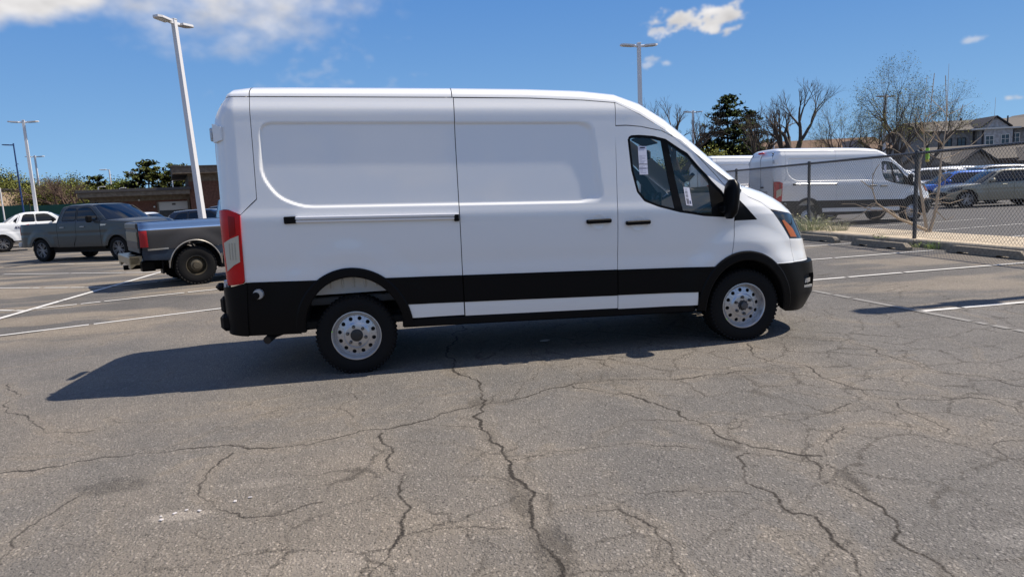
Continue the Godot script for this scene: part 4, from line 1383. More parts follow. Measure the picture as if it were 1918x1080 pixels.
func make_ground() -> void:
	TILE = asphalt_tile()
	structure("ground", sheet(-1500, -1500, 1500, 1500, -0.012), mat("dry_ground", lin(0.16, 0.145, 0.115), 0.95))
	structure("car_park", sheet(-76, -80, 11.32, 40, 0.0), lot_material("lot_far", 87.32, 120, lot_picture(-76, -80, 87.32 / 1024, 1024, 1407, false)))
	structure("driveway", sheet(-4.6, -3.7, 7.4, 5.9, 0.006), lot_material("lot_near", 12.0, 9.6, lot_picture(-4.6, -3.7, 12.0 / 2048, 2048, 1638, true)))
	structure("neighbouring_car_park", sheet(13.1, -95, 130, 60, 0.002), lot_material("lot_beyond", 117, 155, null, lin(0.19, 0.19, 0.195)))
	# added unseen ridge behind the camera: dark band for the van paint to reflect
	var rd := MB.new()
	var fr := FastNoiseLite.new()
	fr.seed = 2
	fr.frequency = 0.05
	fr.fractal_octaves = 4
	var rws := [[], [], []]
	for k in 121:
		var x := -180.0 + 3.0 * k
		var hh := 6.0 + 4.5 * fr.get_noise_1d(x) + 1.5 * fr.get_noise_1d(x * 5.0)
		rws[0].append(Vector3(x, -0.1, 78)); rws[1].append(Vector3(x, hh, 84 + 3 * fr.get_noise_1d(x * 3.0))); rws[2].append(Vector3(x, -0.1, 110))
	structure("added_ridge", rd.grid(rws), mat("added_ridge_green", lin(0.07, 0.075, 0.045), 0.95))
	# kerb and concrete strip
	var conc := mat("concrete", lin(0.40, 0.35, 0.27), 0.9)
	var cn := NoiseTexture2D.new()
	var fn := FastNoiseLite.new()
	fn.frequency = 0.02
	fn.fractal_octaves = 5
	cn.noise = fn
	cn.seamless = true
	cn.width = 512
	cn.height = 512
	var rmp := Gradient.new()
	rmp.set_color(0, Color(0.72, 0.70, 0.68))
	rmp.set_color(1, Color(1, 1, 1))
	cn.color_ramp = rmp
	conc.albedo_texture = cn
	conc.uv1_triplanar = true
	conc.uv1_world_triplanar = true
	conc.uv1_scale = Vector3(0.6, 0.6, 0.6)
	var rng := RandomNumberGenerator.new()
	rng.seed = 8
	var z := 6.0
	var kb := structure("kerb", MB.new().box(Vector3(11.41, 0.02, -20), Vector3(0.14, 0.22, 60), 0.01), mat("kerb_core", lin(0.2, 0.18, 0.15), 0.9))
	while z > -40.0:
		var l := 3.0
		obj("kerb_block", MB.new().box(Vector3(11.40 + rng.randf_range(-0.008, 0.008), 0.065, z - l / 2), Vector3(0.17, 0.175 + rng.randf_range(-0.01, 0.01), l - 0.02), 0.025), conc, kb)
		z -= l
	var pave := mat("sandy_concrete", lin(0.56, 0.48, 0.36), 0.92)
	pave.albedo_texture = cn
	pave.uv1_triplanar = true
	pave.uv1_world_triplanar = true
	pave.uv1_scale = Vector3(0.35, 0.35, 0.35)
	var pv0 := structure("pavement", MB.new().box(Vector3(12.31, 0.02, -17), Vector3(1.62, 0.235, 66)), mat("pavement_core", lin(0.2, 0.18, 0.15), 0.9))
	z = 16.0
	while z > -50.0:
		obj("slab", MB.new().box(Vector3(12.31, 0.075, z - 1.0), Vector3(1.63, 0.15 + rng.randf_range(-0.006, 0.006), 1.985), 0.012), pave, pv0)
		z -= 2.0
	# painted bay lines
	var paint := mat("line_paint", lin(0.50, 0.49, 0.465), 0.85)
	var old := mat("worn_line_paint", lin(0.185, 0.178, 0.168), 0.9)
	var sd := 100
	for a in [[6.15, 0.37, 11.0, 0.22], [6.2, -2.38, 11.0, -2.60], [6.2, -4.78, 11.0, -5.06], [6.2, -7.25, 11.0, -7.45], [6.2, -9.8, 11.0, -9.9], [6.2, 2.95, 11.0, 2.8]]:
		sd += 1
		paint_line(Vector2(a[0], a[1]), Vector2(a[2], a[3]), 0.085, paint, sd, 0.03)
	paint_line(Vector2(5.98, -2.3), Vector2(6.36, 2.6), 0.085, old, 140, 0.12)
	paint_line(Vector2(-6.05, -4.3), Vector2(-6.12, -20.0), 0.125, paint, 141, 0.02)
	for k in 6:
		sd += 1
		var z0 := -2.30 - 3.12 * k
		paint_line(Vector2(-6.05, z0), Vector2(-1.0, z0 - 2.25), 0.088, paint, sd, 0.04)
		paint_line(Vector2(-6.12, z0 - 3.0), Vector2(-11.3, z0 - 5.65), 0.088, paint, sd + 50, 0.04)
	for a in [[13.6, -11.9, 19.2, -12.4], [13.6, -9.2, 19.4, -9.9], [13.6, -6.5, 19.4, -7.2], [13.6, -14.9, 19.2, -15.3]]:
		sd += 1
		paint_line(Vector2(a[0], a[1]), Vector2(a[2], a[3]), 0.09, paint, sd, 0.03)
	# small litter
	for a in [[-0.80, 3.62], [-0.74, 3.60], [-0.69, 3.575], [-0.785, 3.66], [-0.62, 3.60], [-0.46, 3.53], [-0.39, 3.50]]:
		var c := MB.new().box(Vector3.ZERO, Vector3(rng.randf_range(0.010, 0.022), 0.006, rng.randf_range(0.01, 0.02)), 0.002, Basis(Vector3.UP, rng.randf() * 3))
		var o := obj("paint_chip", c, mat("chip_white", lin(0.45, 0.43, 0.43), 0.8))
		o.position = Vector3(a[0], 0.011, a[1])
		tag(o, "pale chip of broken paint on the asphalt in front of the van", "litter", "paint chips on the asphalt")
	var sc := obj("plastic_scrap", MB.new().prism(pv([-0.05, -0.01, 0.03, -0.02, 0.06, 0.01, 0.01, 0.025]), 0, 0.006, Transform3D(Basis(Vector3.RIGHT, -1.45), Vector3.ZERO)), mat("chip_white", lin(0.45, 0.43, 0.43), 0.8))
	sc.position = Vector3(1.86, 0.012, 0.3)
	tag(sc, "scrap of clear plastic lying in the shadow under the van", "litter")

func wheel_stop(called: String, at: Vector3, turn: float, label: String) -> void:
	var m := MB.new()
	m.prism(pv([-0.9, 0, -0.9, 0.055, -0.80, 0.128, -0.76, 0.135, 0.76, 0.135, 0.80, 0.128, 0.9, 0.055, 0.9, 0, 0.62, 0, 0.59, 0.03, 0.33, 0.03, 0.30, 0, -0.30, 0, -0.33, 0.03, -0.59, 0.03, -0.62, 0]), -0.085, 0.085)
	for k in m.v.size():
		var p := m.v[k]
		m.v[k].z = p.z * lerpf(1.0, 0.62, clampf(p.y / 0.135, 0, 1))
	var o := obj(called, m, mat("stop_concrete", lin(0.31, 0.27, 0.21), 0.92))
	o.position = at
	o.rotation.y = turn
	MATS["stop_concrete"].albedo_texture = MATS["concrete"].albedo_texture
	MATS["stop_concrete"].uv1_triplanar = true
	MATS["stop_concrete"].uv1_scale = Vector3(1.3, 1.3, 1.3)
	tag(o, label, "wheel stop", "wheel stops along the kerb")

# ------------------------------------------------------------------ other vehicles: x forward from the rear axle, z to the right
func car_skin(sp: Dictionary) -> Callable:
	var A: float = sp.a
	var B: float = sp.b
	var hw: float = sp.hw
	var cx: float = sp.get("corner", 0.30)
	return func(u: float, y: float) -> Vector3:
		var Z := hw * smooth_table(sp.sec, y)
		if sp.has("waist"): Z -= 0.007 * smoothstep(0.0, 1.0, 1.0 - absf(y - sp.waist) / 0.09)
		for wx in [0.0, sp.base]:
			var d := Vector2(u - wx, (y - sp.r) * 0.95).length()
			if d < sp.r + 0.36 and y < sp.belt: Z += 0.03 * smoothstep(sp.r + 0.36, sp.r + 0.14, d)
		var x := u
		if u > B or u < A:
			var s := u - B if u > B else A - u
			var e: float = (lerp_table(sp.front, y) - B) if u > B else (A - lerp_table(sp.rear, y))
			var bow := 0.07 if u > B else sp.get("rear_bow", 0.03)
			var d := 0.0
			var inw := 0.0
			if s < 0.6:
				var ph := s / 0.6 * PI / 2
				d = (e - bow) * sin(ph)
				inw = cx * (1.0 - cos(ph))
			else:
				var f := clampf((s - 0.6) / (hw - cx), 0, 1)
				d = e - bow * (1.0 - f) * (1.0 - f)
				inw = cx + (Z - cx) * f
			x = B + d if u > B else A - d
			Z -= inw
		return Vector3(x, y, Z)

func car_u(sp: Dictionary, x: float, y: float) -> float:
	if x > sp.b:
		var e: float = lerp_table(sp.front, y) - sp.b - 0.07
		return sp.b + 0.6 * asin(clampf((x - sp.b) / e, 0, 1)) / (PI / 2)
	if x < sp.a:
		var e: float = sp.a - lerp_table(sp.rear, y) - sp.get("rear_bow", 0.03)
		return sp.a - 0.6 * asin(clampf((sp.a - x) / e, 0, 1)) / (PI / 2)
	return x

func car_poly(sp: Dictionary, a: Array) -> PackedVector2Array:
	var o := PackedVector2Array()
	var p := pv(a)
	for k in p.size():
		var q := p[k]
		var r := p[(k + 1) % p.size()]
		var m := maxi(1, ceili(q.distance_to(r) / 0.12))
		for s in m:
			var w := q.lerp(r, float(s) / m)
			if absf(w.x) > 50.0: o.append(Vector2(sp.b + 0.6 + sp.hw - sp.get("corner", 0.30) if w.x > 0 else sp.a - 0.6 - sp.hw + sp.get("corner", 0.30), w.y))
			else: o.append(Vector2(car_u(sp, w.x, w.y), w.y))
	return o

var WHEELS := {}
func car_wheel(sp: Dictionary, parent: Node3D, x: float, side: int) -> void:
	var key: String = sp.wheel
	if not WHEELS.has(key):
		var r: float = sp.r
		var rim := MB.new()
		var half := 0.125
		var rr: float = sp.rim
		rim.lathe([Vector2(rr + 0.004, half * 0.75), Vector2(rr + 0.006, half * 0.86), Vector2(rr - 0.006, half * 0.88), Vector2(rr - 0.016, half * 0.70), Vector2(rr - 0.02, half * 0.1)], 40, Transform3D(AXLE, Vector3.ZERO), 50)
		var n: int = sp.spokes
		if n > 0:
			for k in n:
				var a := TAU * k / n
				var b := Basis(Vector3.BACK, a)
				for tw in [-1, 1]:
					rim.bar(b * Vector3(0.05, 0.012 * tw, half * 0.62), b * Vector3(rr - 0.012, 0.045 * tw, half * 0.72), 0.02, 0.034, 0.006, b * Vector3(0, 1, 0))
			rim.lathe([Vector2(0.075, half * 0.45), Vector2(0.07, half * 0.66), Vector2(0.03, half * 0.70), Vector2(0, half * 0.70)], 20, Transform3D(AXLE, Vector3.ZERO))
		else:
			rim.lathe([Vector2(rr - 0.02, half * 0.1), Vector2(rr - 0.04, half * 0.25), Vector2(0.13, half * 0.45), Vector2(0.115, half * 0.72), Vector2(0.08, half * 0.80), Vector2(0.07, half * 1.1), Vector2(0.0, half * 1.12)], 36, Transform3D(AXLE, Vector3.ZERO), 30)
		WHEELS[key] = [rim.mesh(), tyre_shape(r, rr, half, sp.get("blocks", 40)).mesh(), MB.new().lathe([Vector2(rr - 0.01, -0.08), Vector2(rr - 0.01, 0.015), Vector2(0, 0.015)], 24, Transform3D(AXLE, Vector3.ZERO)).mesh()]
	var w := obj("wheel", WHEELS[key][0], sp.rim_mat, parent)
	w.position = Vector3(x, sp.r, side * (sp.hw - 0.115))
	w.rotation = Vector3(0, 0 if side > 0 else PI, x * 1.3 + side)
	obj("tyre", WHEELS[key][1], mat("tyre_rubber", lin(0.008, 0.008, 0.0085), 0.8, 0.0, 0.3), w)
	obj("brake_drum", WHEELS[key][2], mat("dark_iron", lin(0.012, 0.012, 0.013), 0.7), w)

# sp: hw half width, r wheel radius, base wheelbase, sec/front/rear tables over height, a/b where the corners start, body pieces, glass pieces, top line
func make_car(called: String, label: String, category: String, sp: Dictionary, group := "") -> Node3D:
	var t := thing(called, label, category, Vector3.ZERO, 0.0, group)
	var S := car_skin(sp)
	var cell: float = sp.get("cell", 0.06)
	var dark := mat("dark_void", lin(0.006, 0.006, 0.006), 0.9)
	var ra := ellipse(0, sp.r * 0.95, sp.r + sp.get("gap_x", 0.07), sp.r + sp.get("gap_y", 0.09), 0.0, 20)
	var fa := ellipse(sp.base, sp.r * 0.95, sp.r + sp.get("gap_x", 0.07), sp.r + sp.get("gap_y", 0.09), 0.0, 20)
	for pc in sp.pieces:      # [name, material, outline, lift]
		both(pc[0], panel(MB.new(), car_poly(sp, pc[2]), S, cell, pc[3] if pc.size() > 3 else 0.0, 0.02, [ra, fa]), pc[1], t)
	for g in sp.windows:
		both("window_rubber", panel(MB.new(), Geometry2D.offset_polygon(rounded(car_poly(sp, g), 0.03), 0.025, Geometry2D.JOIN_ROUND)[0], S, cell, 0.0025, 0.004), dark, t)
		both("side_window", panel(MB.new(), rounded(car_poly(sp, g), 0.03), S, cell, 0.004, 0.006), sp.glass, t)
	# sheets across the car: name, material, list of [edge x, edge y, centre x, centre y]
	for tp in sp.tops:
		var rows := []
		for q in tp[2]:
			var e: Vector3 = S.call(car_u(sp, q[0], q[1]), q[1])
			var zi: float = e.z - (q[4] if q.size() > 4 else 0.0)
			var row := []
			for k in 17:
				var f := 1.0 - 2.0 * k / 16.0
				f = signf(f) * (1.0 - pow(1.0 - absf(f), 1.7))
				row.append(Vector3(lerpf(q[0], q[2], 1.0 - f * f), q[1] + (q[3] - q[1]) * sqrt(maxf(0.0, 1.0 - pow(absf(f), 3.5))), f * zi))
			rows.append(row)
		obj(tp[0], MB.new().grid(rows, tp.size() > 3), tp[1], t)
	for x in [0.0, sp.base]:
		for s in [1, -1]: car_wheel(sp, t, x, s)
		for s in [1, -1]:
			var rows := []
			for k in 17:
				var w := PI * k / 16
				var p := Vector2(x + (sp.r + 0.06) * cos(w), sp.r * 0.95 + (sp.r + 0.08) * sin(w))
				rows.append([Vector3(p.x, p.y, s * (sp.hw - 0.42)), Vector3(p.x, p.y, s * (sp.hw - 0.03))])
			obj("wheel_housing", MB.new().grid(rows, s < 0), dark, t)
	obj("underbody", MB.new().box(Vector3(sp.base / 2, sp.r * 0.95, 0), Vector3(sp.base - 2 * sp.r - 0.16, 0.16, sp.hw * 1.8), 0.02).box(Vector3(sp.base / 2, sp.r * 1.3, 0), Vector3(sp.base + 1.0, 0.2, sp.hw * 1.1), 0.02), dark, t)
	for s in [1, -1]:
		if sp.has("mirror"):
			var m: Array = sp.mirror
			var e: Vector3 = S.call(m[0], m[1])
			var mm := MB.new().box(Vector3(m[0], m[1] + 0.06, e.z + 0.17), Vector3(0.13, m[2], 0.22), 0.045).bar(Vector3(m[0], m[1], e.z - 0.05), Vector3(m[0], m[1] + 0.03, e.z + 0.12), 0.06, 0.05, 0.01)
			obj("door_mirror", mm if s > 0 else mm.mirrored(), sp.get("mirror_mat", dark), t)
		for h in sp.get("handles", []):
			var c: Vector3 = S.call(h[0], h[1])
			var hm := MB.new().box(c + Vector3(0, 0, 0.018), Vector3(0.20, 0.032, 0.03), 0.01)
			obj("door_handle", hm if s > 0 else hm.mirrored(), sp.get("handle_mat", dark), t)
	return t

func lamp(sp: Dictionary, t: Node3D, called: String, a: Array, m: Material, lift := 0.012) -> Array:
	return both(called, panel(MB.new(), car_poly(sp, a), car_skin(sp), 0.05, lift, 0.03), m, t)

func recolour(o: Node3D, from: Material, to: Material) -> void:
	for c in o.get_children():
		if c is MeshInstance3D and c.material_override == from: c.material_override = to
		recolour(c, from, to)

func pickup_modern() -> Dictionary:
	var paint := car_paint("charcoal_paint", lin(0.034, 0.038, 0.038), 0.4)
	paint.clearcoat = 0.35
	var dark := mat("black_plastic", lin(0.006, 0.006, 0.0065), 0.36, 0.0, 0.22)
	var sp := {"hw": 1.0, "r": 0.405, "rim": 0.265, "base": 3.68, "a": -0.75, "b": 4.05, "belt": 1.36, "waist": 0.98, "wheel": "six", "spokes": 6, "rim_mat": mat("alloy_grey", lin(0.20, 0.20, 0.21), 0.35, 0.7), "cell": 0.05, "corner": 0.22,
		"sec": [0.3, 0.94, 0.55, 0.985, 0.8, 0.995, 1.05, 0.995, 1.25, 0.985, 1.36, 0.965, 1.42, 0.935, 1.6, 0.885, 1.8, 0.82, 1.95, 0.74],
		"front": [0.3, 4.40, 0.5, 4.58, 0.7, 4.62, 1.0, 4.60, 1.2, 4.53, 1.3, 4.42, 1.4, 4.3], "rear": [0.3, -1.10, 0.55, -1.20, 0.7, -1.20, 1.4, -1.17],
		"glass": mat("privacy_glass", lin(0.008, 0.009, 0.010), 0.06), "mirror": [2.62, 1.40, 0.24], "mirror_mat": dark, "handles": [[1.15, 1.20], [2.12, 1.20]], "handle_mat": mat("satin_silver", lin(0.42, 0.43, 0.44), 0.35, 0.6)}
	sp.pieces = [
		["bed_side", paint, [-100, 0.66, 0.76, 0.52, 0.87, 0.50, 0.87, 1.36, -100, 1.36]],
		["rear_door", paint, [0.885, 0.50, 1.60, 0.50, 1.62, 0.60, 1.77, 0.85, 1.79, 1.88, 1.35, 1.91, 1.10, 1.85, 0.93, 1.40, 0.885, 1.36]],
		["front_door", paint, [1.614, 0.50, 2.92, 0.50, 2.92, 1.38, 3.02, 1.42, 2.45, 1.86, 2.2, 1.90, 1.804, 1.89, 1.784, 0.85]],
		["front_wing", paint, [2.935, 0.50, 3.0, 0.50, 4.3, 0.62, 100, 0.62, 100, 1.26, 4.2, 1.30, 3.25, 1.385, 3.05, 1.415, 2.935, 1.37]],
		["roof_rail", paint, [0.87, 1.36, 0.91, 1.40, 1.08, 1.86, 1.33, 1.918, 1.8, 1.90, 2.2, 1.91, 2.46, 1.868, 3.04, 1.42, 3.22, 1.41, 2.60, 1.885, 2.25, 1.945, 1.35, 1.945, 1.05, 1.90, 0.87, 1.45]],
		["sill", dark, [0.60, 0.40, 3.10, 0.40, 3.10, 0.515, 0.60, 0.515], -0.01],
		["front_bumper", dark, [4.15, 0.40, 100, 0.40, 100, 0.70, 4.15, 0.66], 0.02],
	]
	sp.windows = [[1.10, 1.43, 1.74, 1.43, 1.74, 1.83, 1.36, 1.85, 1.24, 1.80], [1.84, 1.43, 2.80, 1.43, 2.72, 1.56, 2.40, 1.82, 2.22, 1.845, 1.84, 1.84]]
	sp.tops = [
		["bed_cover", mat("tonneau_vinyl", lin(0.012, 0.012, 0.013), 0.6), [[-1.10, 1.335, -1.12, 1.335, 0.03], [0.86, 1.335, 0.86, 1.335, 0.03]]],
		["cab_back", paint, [[0.88, 1.30, 0.88, 1.30], [0.90, 1.45, 0.90, 1.45], [1.06, 1.90, 1.04, 1.93], [1.35, 1.944, 1.33, 1.985]]],
		["roof", paint, [[1.35, 1.944, 1.33, 1.985], [1.8, 1.945, 1.8, 2.0], [2.25, 1.944, 2.28, 1.985], [2.46, 1.912, 2.56, 1.955]]],
		["windscreen", sp.glass, [[2.47, 1.905, 2.57, 1.945], [2.85, 1.66, 3.02, 1.70], [3.22, 1.405, 3.42, 1.425]]],
		["bonnet", paint, [[3.20, 1.395, 3.42, 1.42], [3.6, 1.36, 3.7, 1.44], [4.1, 1.315, 4.2, 1.40], [4.3, 1.28, 4.42, 1.345], [4.38, 1.25, 4.52, 1.27]]],
	]
	sp.paint = paint
	return sp

func finish_pickup(sp: Dictionary, t: Node3D) -> void:
	lamp(sp, t, "tail_light", [-1.02, 0.98, -1.02, 1.30, -1.14, 1.32, -100.0 if false else -1.155, 0.95], mat("red_lens", lin(0.50, 0.008, 0.010), 0.22, 0.0, 0.35), 0.01)
	lamp(sp, t, "headlight", [4.22, 1.02, 4.18, 1.24, 4.45, 1.20, 4.50, 1.0], car_paint("clear_lens_grey", lin(0.25, 0.26, 0.27), 0.1), 0.006)
	obj("rear_bumper", MB.new().box(Vector3(-1.24, 0.62, 0), Vector3(0.16, 0.17, 1.78), 0.03), mat("satin_silver", lin(0.42, 0.43, 0.44), 0.35, 0.6), t)
	obj("tow_hitch", MB.new().box(Vector3(-1.25, 0.46, 0), Vector3(0.30, 0.08, 0.09), 0.01), mat("dark_iron", lin(0.012, 0.012, 0.013), 0.7), t)
	obj("rear_window", MB.new().box(Vector3(0.965, 1.665, 0), Vector3(0.03, 0.34, 1.25), 0.01, Basis(Vector3.BACK, -0.34)), sp.glass, t)
	obj("aerial", MB.new().box(Vector3(1.75, 2.02, 0.0), Vector3(0.16, 0.06, 0.035), 0.015), mat("black_plastic", lin(0.006, 0.006, 0.0065), 0.36, 0.0, 0.22), t)
	for s in [1, -1]:
		var bd := MB.new().prism(pv([-0.14, -0.03, 0.10, -0.02, 0.16, 0.02, -0.12, 0.03]), 0, 0.008, Transform3D(Basis.IDENTITY, (car_skin(sp)).call(3.10, 1.24)))
		obj("wing_badge", bd if s > 0 else bd.mirrored(), mat("lamp_silver", lin(0.6, 0.62, 0.64), 0.12, 0.8), t)

func suv_spec(paint: Material, called := "suv") -> Dictionary:
	var dark := mat("black_plastic", lin(0.006, 0.006, 0.0065), 0.36, 0.0, 0.22)
	var sp := {"hw": 0.95, "r": 0.365, "rim": 0.24, "base": 2.85, "a": -0.45, "b": 3.15, "belt": 1.08, "waist": 0.72, "wheel": "five", "spokes": 5, "rim_mat": mat("alloy_silver", lin(0.36, 0.36, 0.37), 0.3, 0.7), "cell": 0.07, "corner": 0.32,
		"sec": [0.22, 0.93, 0.45, 0.98, 0.7, 1.0, 0.95, 0.985, 1.08, 0.955, 1.3, 0.875, 1.5, 0.79, 1.7, 0.69],
		"front": [0.2, 3.55, 0.45, 3.72, 0.7, 3.74, 0.9, 3.62, 1.0, 3.5, 1.1, 3.35], "rear": [0.2, -0.78, 0.5, -0.90, 0.9, -0.92, 1.1, -0.88, 1.3, -0.72, 1.5, -0.55, 1.7, -0.4],
		"glass": mat("privacy_glass", lin(0.008, 0.009, 0.010), 0.06), "mirror": [1.92, 1.10, 0.16], "handles": [[0.55, 0.98], [1.42, 0.96]], "mirror_mat": paint, "handle_mat": paint}
	sp.pieces = [
		["rear_quarter", paint, [-100, 0.45, -0.4, 0.30, 0.40, 0.30, 0.42, 0.95, 0.42, 1.52, 0.2, 1.545, -0.30, 1.52, -0.50, 1.42, -0.70, 1.22, -0.82, 1.05, -100, 1.02]],
		["rear_door", paint, [0.41, 0.30, 1.03, 0.30, 1.05, 1.57, 0.43, 1.53]],
		["front_door", paint, [1.04, 0.30, 2.02, 0.30, 2.05, 1.02, 2.30, 1.03, 1.68, 1.46, 1.45, 1.555, 1.06, 1.57]],
		["front_wing", paint, [2.03, 0.30, 2.9, 0.30, 100, 0.45, 100, 0.86, 3.25, 0.94, 2.4, 1.02, 2.06, 1.01]],
		["rear_bumper", dark, [-100, 0.30, -0.42, 0.25, -0.42, 0.40, -100, 0.52], 0.015],
		["front_bumper", dark, [3.25, 0.22, 100, 0.26, 100, 0.46, 3.25, 0.36], 0.012],
	]
	sp.windows = [[-0.28, 1.14, 0.36, 1.10, 0.36, 1.47, 0.1, 1.48, -0.10, 1.42], [0.47, 1.10, 1.01, 1.08, 1.02, 1.51, 0.47, 1.48], [1.08, 1.08, 2.05, 1.07, 1.60, 1.42, 1.42, 1.50, 1.08, 1.515]]
	sp.tops = [
		["tailgate", paint, [[-0.86, 1.03, -0.94, 1.05], [-0.80, 1.10, -0.88, 1.12]]],
		["rear_window", sp.glass, [[-0.79, 1.12, -0.87, 1.14], [-0.55, 1.38, -0.62, 1.42]]],
		["roof", paint, [[-0.55, 1.38, -0.64, 1.43], [-0.32, 1.515, -0.36, 1.58], [0.2, 1.545, 0.2, 1.63], [1.05, 1.57, 1.05, 1.645], [1.45, 1.555, 1.5, 1.62], [1.66, 1.47, 1.76, 1.53]]],
		["windscreen", sp.glass, [[1.67, 1.465, 1.77, 1.525], [2.0, 1.24, 2.15, 1.30], [2.32, 1.025, 2.52, 1.07]]],
		["bonnet", paint, [[2.32, 1.02, 2.52, 1.06], [2.8, 0.975, 2.95, 1.06], [3.2, 0.94, 3.35, 0.99], [3.4, 0.88, 3.58, 0.90]]],
	]
	sp.paint = paint
	return sp

func finish_car(sp: Dictionary, t: Node3D) -> void:
	lamp(sp, t, "tail_light", [-0.52, 0.88, -0.55, 1.0, -0.80, 1.02, -0.85, 0.88], mat("red_lens", lin(0.50, 0.008, 0.010), 0.22, 0.0, 0.35), 0.008)
	lamp(sp, t, "headlight", [3.10, 0.80, 3.05, 0.90, 3.40, 0.86, 3.60, 0.74, 3.45, 0.70], car_paint("headlight_lens", lin(0.012, 0.016, 0.024), 0.12), 0.006)
	lamp(sp, t, "grille", [3.60, 0.52, 3.60, 0.68, 100, 0.70, 100, 0.52], mat("black_plastic", lin(0.006, 0.006, 0.0065), 0.36, 0.0, 0.22), 0.006)

func blue_pickup() -> Node3D:
	var blue := car_paint("light_blue_paint", lin(0.105, 0.20, 0.40), 0.4, 0.1)
	var gun := mat("gunmetal_paint", lin(0.036, 0.035, 0.036), 0.45, 0.2, 0.4)
	var navy := mat("navy_paint", lin(0.010, 0.020, 0.038), 0.4)
	var chrome := mat("trim_chrome", lin(0.40, 0.38, 0.34), 0.35, 0.6)
	var dark := mat("black_plastic", lin(0.006, 0.006, 0.0065), 0.36, 0.0, 0.22)
	var sp := {"hw": 1.0, "r": 0.405, "rim": 0.205, "base": 3.53, "a": -0.80, "b": 3.95, "belt": 1.24, "wheel": "steel", "spokes": 0, "rim_mat": mat("rusty_steel", lin(0.10, 0.085, 0.06), 0.5, 0.5), "cell": 0.05, "corner": 0.12, "rear_bow": 0.0, "blocks": 34, "gap_x": 0.10, "gap_y": 0.13,
		"sec": [0.4, 0.95, 0.6, 0.985, 0.74, 0.99, 0.8, 1.0, 1.1, 1.0, 1.19, 0.985, 1.22, 0.965, 1.36, 0.955, 1.5, 0.9, 1.8, 0.78],
		"front": [0.4, 4.35, 0.6, 4.45, 1.2, 4.42, 1.4, 4.3], "rear": [0.4, -1.00, 1.5, -1.00],
		"glass": mat("privacy_glass", lin(0.008, 0.009, 0.010), 0.06), "mirror": [2.45, 1.40, 0.22], "mirror_mat": dark}
	sp.pieces = [
		["bed_top_band", blue, [-100, 1.205, 0.9, 1.205, 0.9, 1.36, -100, 1.36]],
		["bed_side", gun, [-0.97, 0.80, 0.9, 0.80, 0.9, 1.20, -0.97, 1.20]],
		["bed_lower", navy, [-0.98, 0.60, -0.40, 0.56, -0.40, 0.795, -0.98, 0.795]],
		["bed_lower", navy, [0.40, 0.56, 0.9, 0.56, 0.9, 0.795, 0.40, 0.795]],
		["side_moulding", chrome, [-0.88, 0.79, -0.50, 0.795, -0.50, 0.825, -0.88, 0.82], 0.012],
		["cab_side", gun, [0.92, 0.56, 2.9, 0.56, 2.9, 1.20, 0.92, 1.20]],
		["cab_top_band", blue, [0.92, 1.205, 2.9, 1.205, 2.9, 1.30, 2.75, 1.33, 2.35, 1.75, 2.2, 1.80, 1.1, 1.80, 0.98, 1.76, 0.92, 1.36]],
		["front_wing", gun, [2.92, 0.56, 100, 0.60, 100, 1.20, 2.92, 1.20]],
		["wing_top_band", blue, [2.92, 1.205, 100, 1.205, 100, 1.28, 2.92, 1.30]],
	]
	sp.windows = [[1.06, 1.36, 2.55, 1.36, 2.25, 1.72, 1.12, 1.72]]
	sp.tops = [
		["bed_cover", mat("tonneau_vinyl", lin(0.012, 0.012, 0.013), 0.6), [[-0.90, 1.33, -0.90, 1.33, 0.05], [0.2, 1.33, 0.2, 1.36, 0.05], [0.88, 1.33, 0.88, 1.36, 0.05]]],
		["cab_back", blue, [[0.92, 1.20, 0.92, 1.20], [0.93, 1.40, 0.93, 1.40], [0.99, 1.76, 0.98, 1.80]]],
		["roof", blue, [[0.99, 1.765, 0.98, 1.80], [1.1, 1.80, 1.1, 1.86], [2.2, 1.80, 2.2, 1.86], [2.34, 1.755, 2.42, 1.80]]],
		["windscreen", sp.glass, [[2.35, 1.75, 2.43, 1.795], [2.78, 1.32, 2.95, 1.34]]],
		["bonnet", blue, [[2.78, 1.315, 2.95, 1.335], [3.5, 1.29, 3.6, 1.36], [4.2, 1.27, 4.32, 1.31]]],
	]
	var t := make_car("pickup_truck", "old two-tone blue and charcoal pickup with rusty wheel behind the van's tail", "pickup truck", sp)
	var S := car_skin(sp)
	lamp(sp, t, "tail_light", [-0.992, 0.86, -0.992, 1.19, -0.865, 1.19, -0.865, 0.86], mat("red_lens_dull", lin(0.36, 0.02, 0.022), 0.3, 0.0, 0.35), 0.012)
	both("arch_trim", arc_strip([0.0, 0.40, 0.515, 0.545], 0.012, 0.010, 0.62, 0.56, func(u: float, y: float) -> Vector3: return S.call(u, y), 0.02, 0.04), chrome, t)
	var tg := obj("tailgate", MB.new().box(Vector3(-1.005, 1.04, 0), Vector3(0.03, 0.60, 1.72), 0.01), gun, t)
	obj("tailgate_panel", MB.new().box(Vector3(-1.025, 1.07, 0), Vector3(0.02, 0.20, 1.62), 0.006), mat("tan_panel", lin(0.20, 0.155, 0.09), 0.5, 0.3), tg)
	obj("tailgate_band", MB.new().box(Vector3(-1.025, 0.90, 0), Vector3(0.02, 0.13, 1.62), 0.006), mat("brown_panel", lin(0.07, 0.04, 0.025), 0.5, 0.3), tg)
	obj("tailgate_lip", MB.new().box(Vector3(-1.015, 1.29, 0), Vector3(0.05, 0.12, 1.70), 0.02), mat("gunmetal_lip", lin(0.05, 0.045, 0.045), 0.4, 0.3), tg)
	var bm := MB.new().box(Vector3(-1.13, 0.60, 0), Vector3(0.20, 0.18, 1.86), 0.02)
	for s in [1, -1]: bm.prism(pv([-0.12, -0.16, 0.10, 0.0, 0.10, 0.09, -0.12, 0.09]), 0.62 * s - 0.0, 0.93 * s, Transform3D(Basis.IDENTITY, Vector3(-1.10, 0.60, 0)))
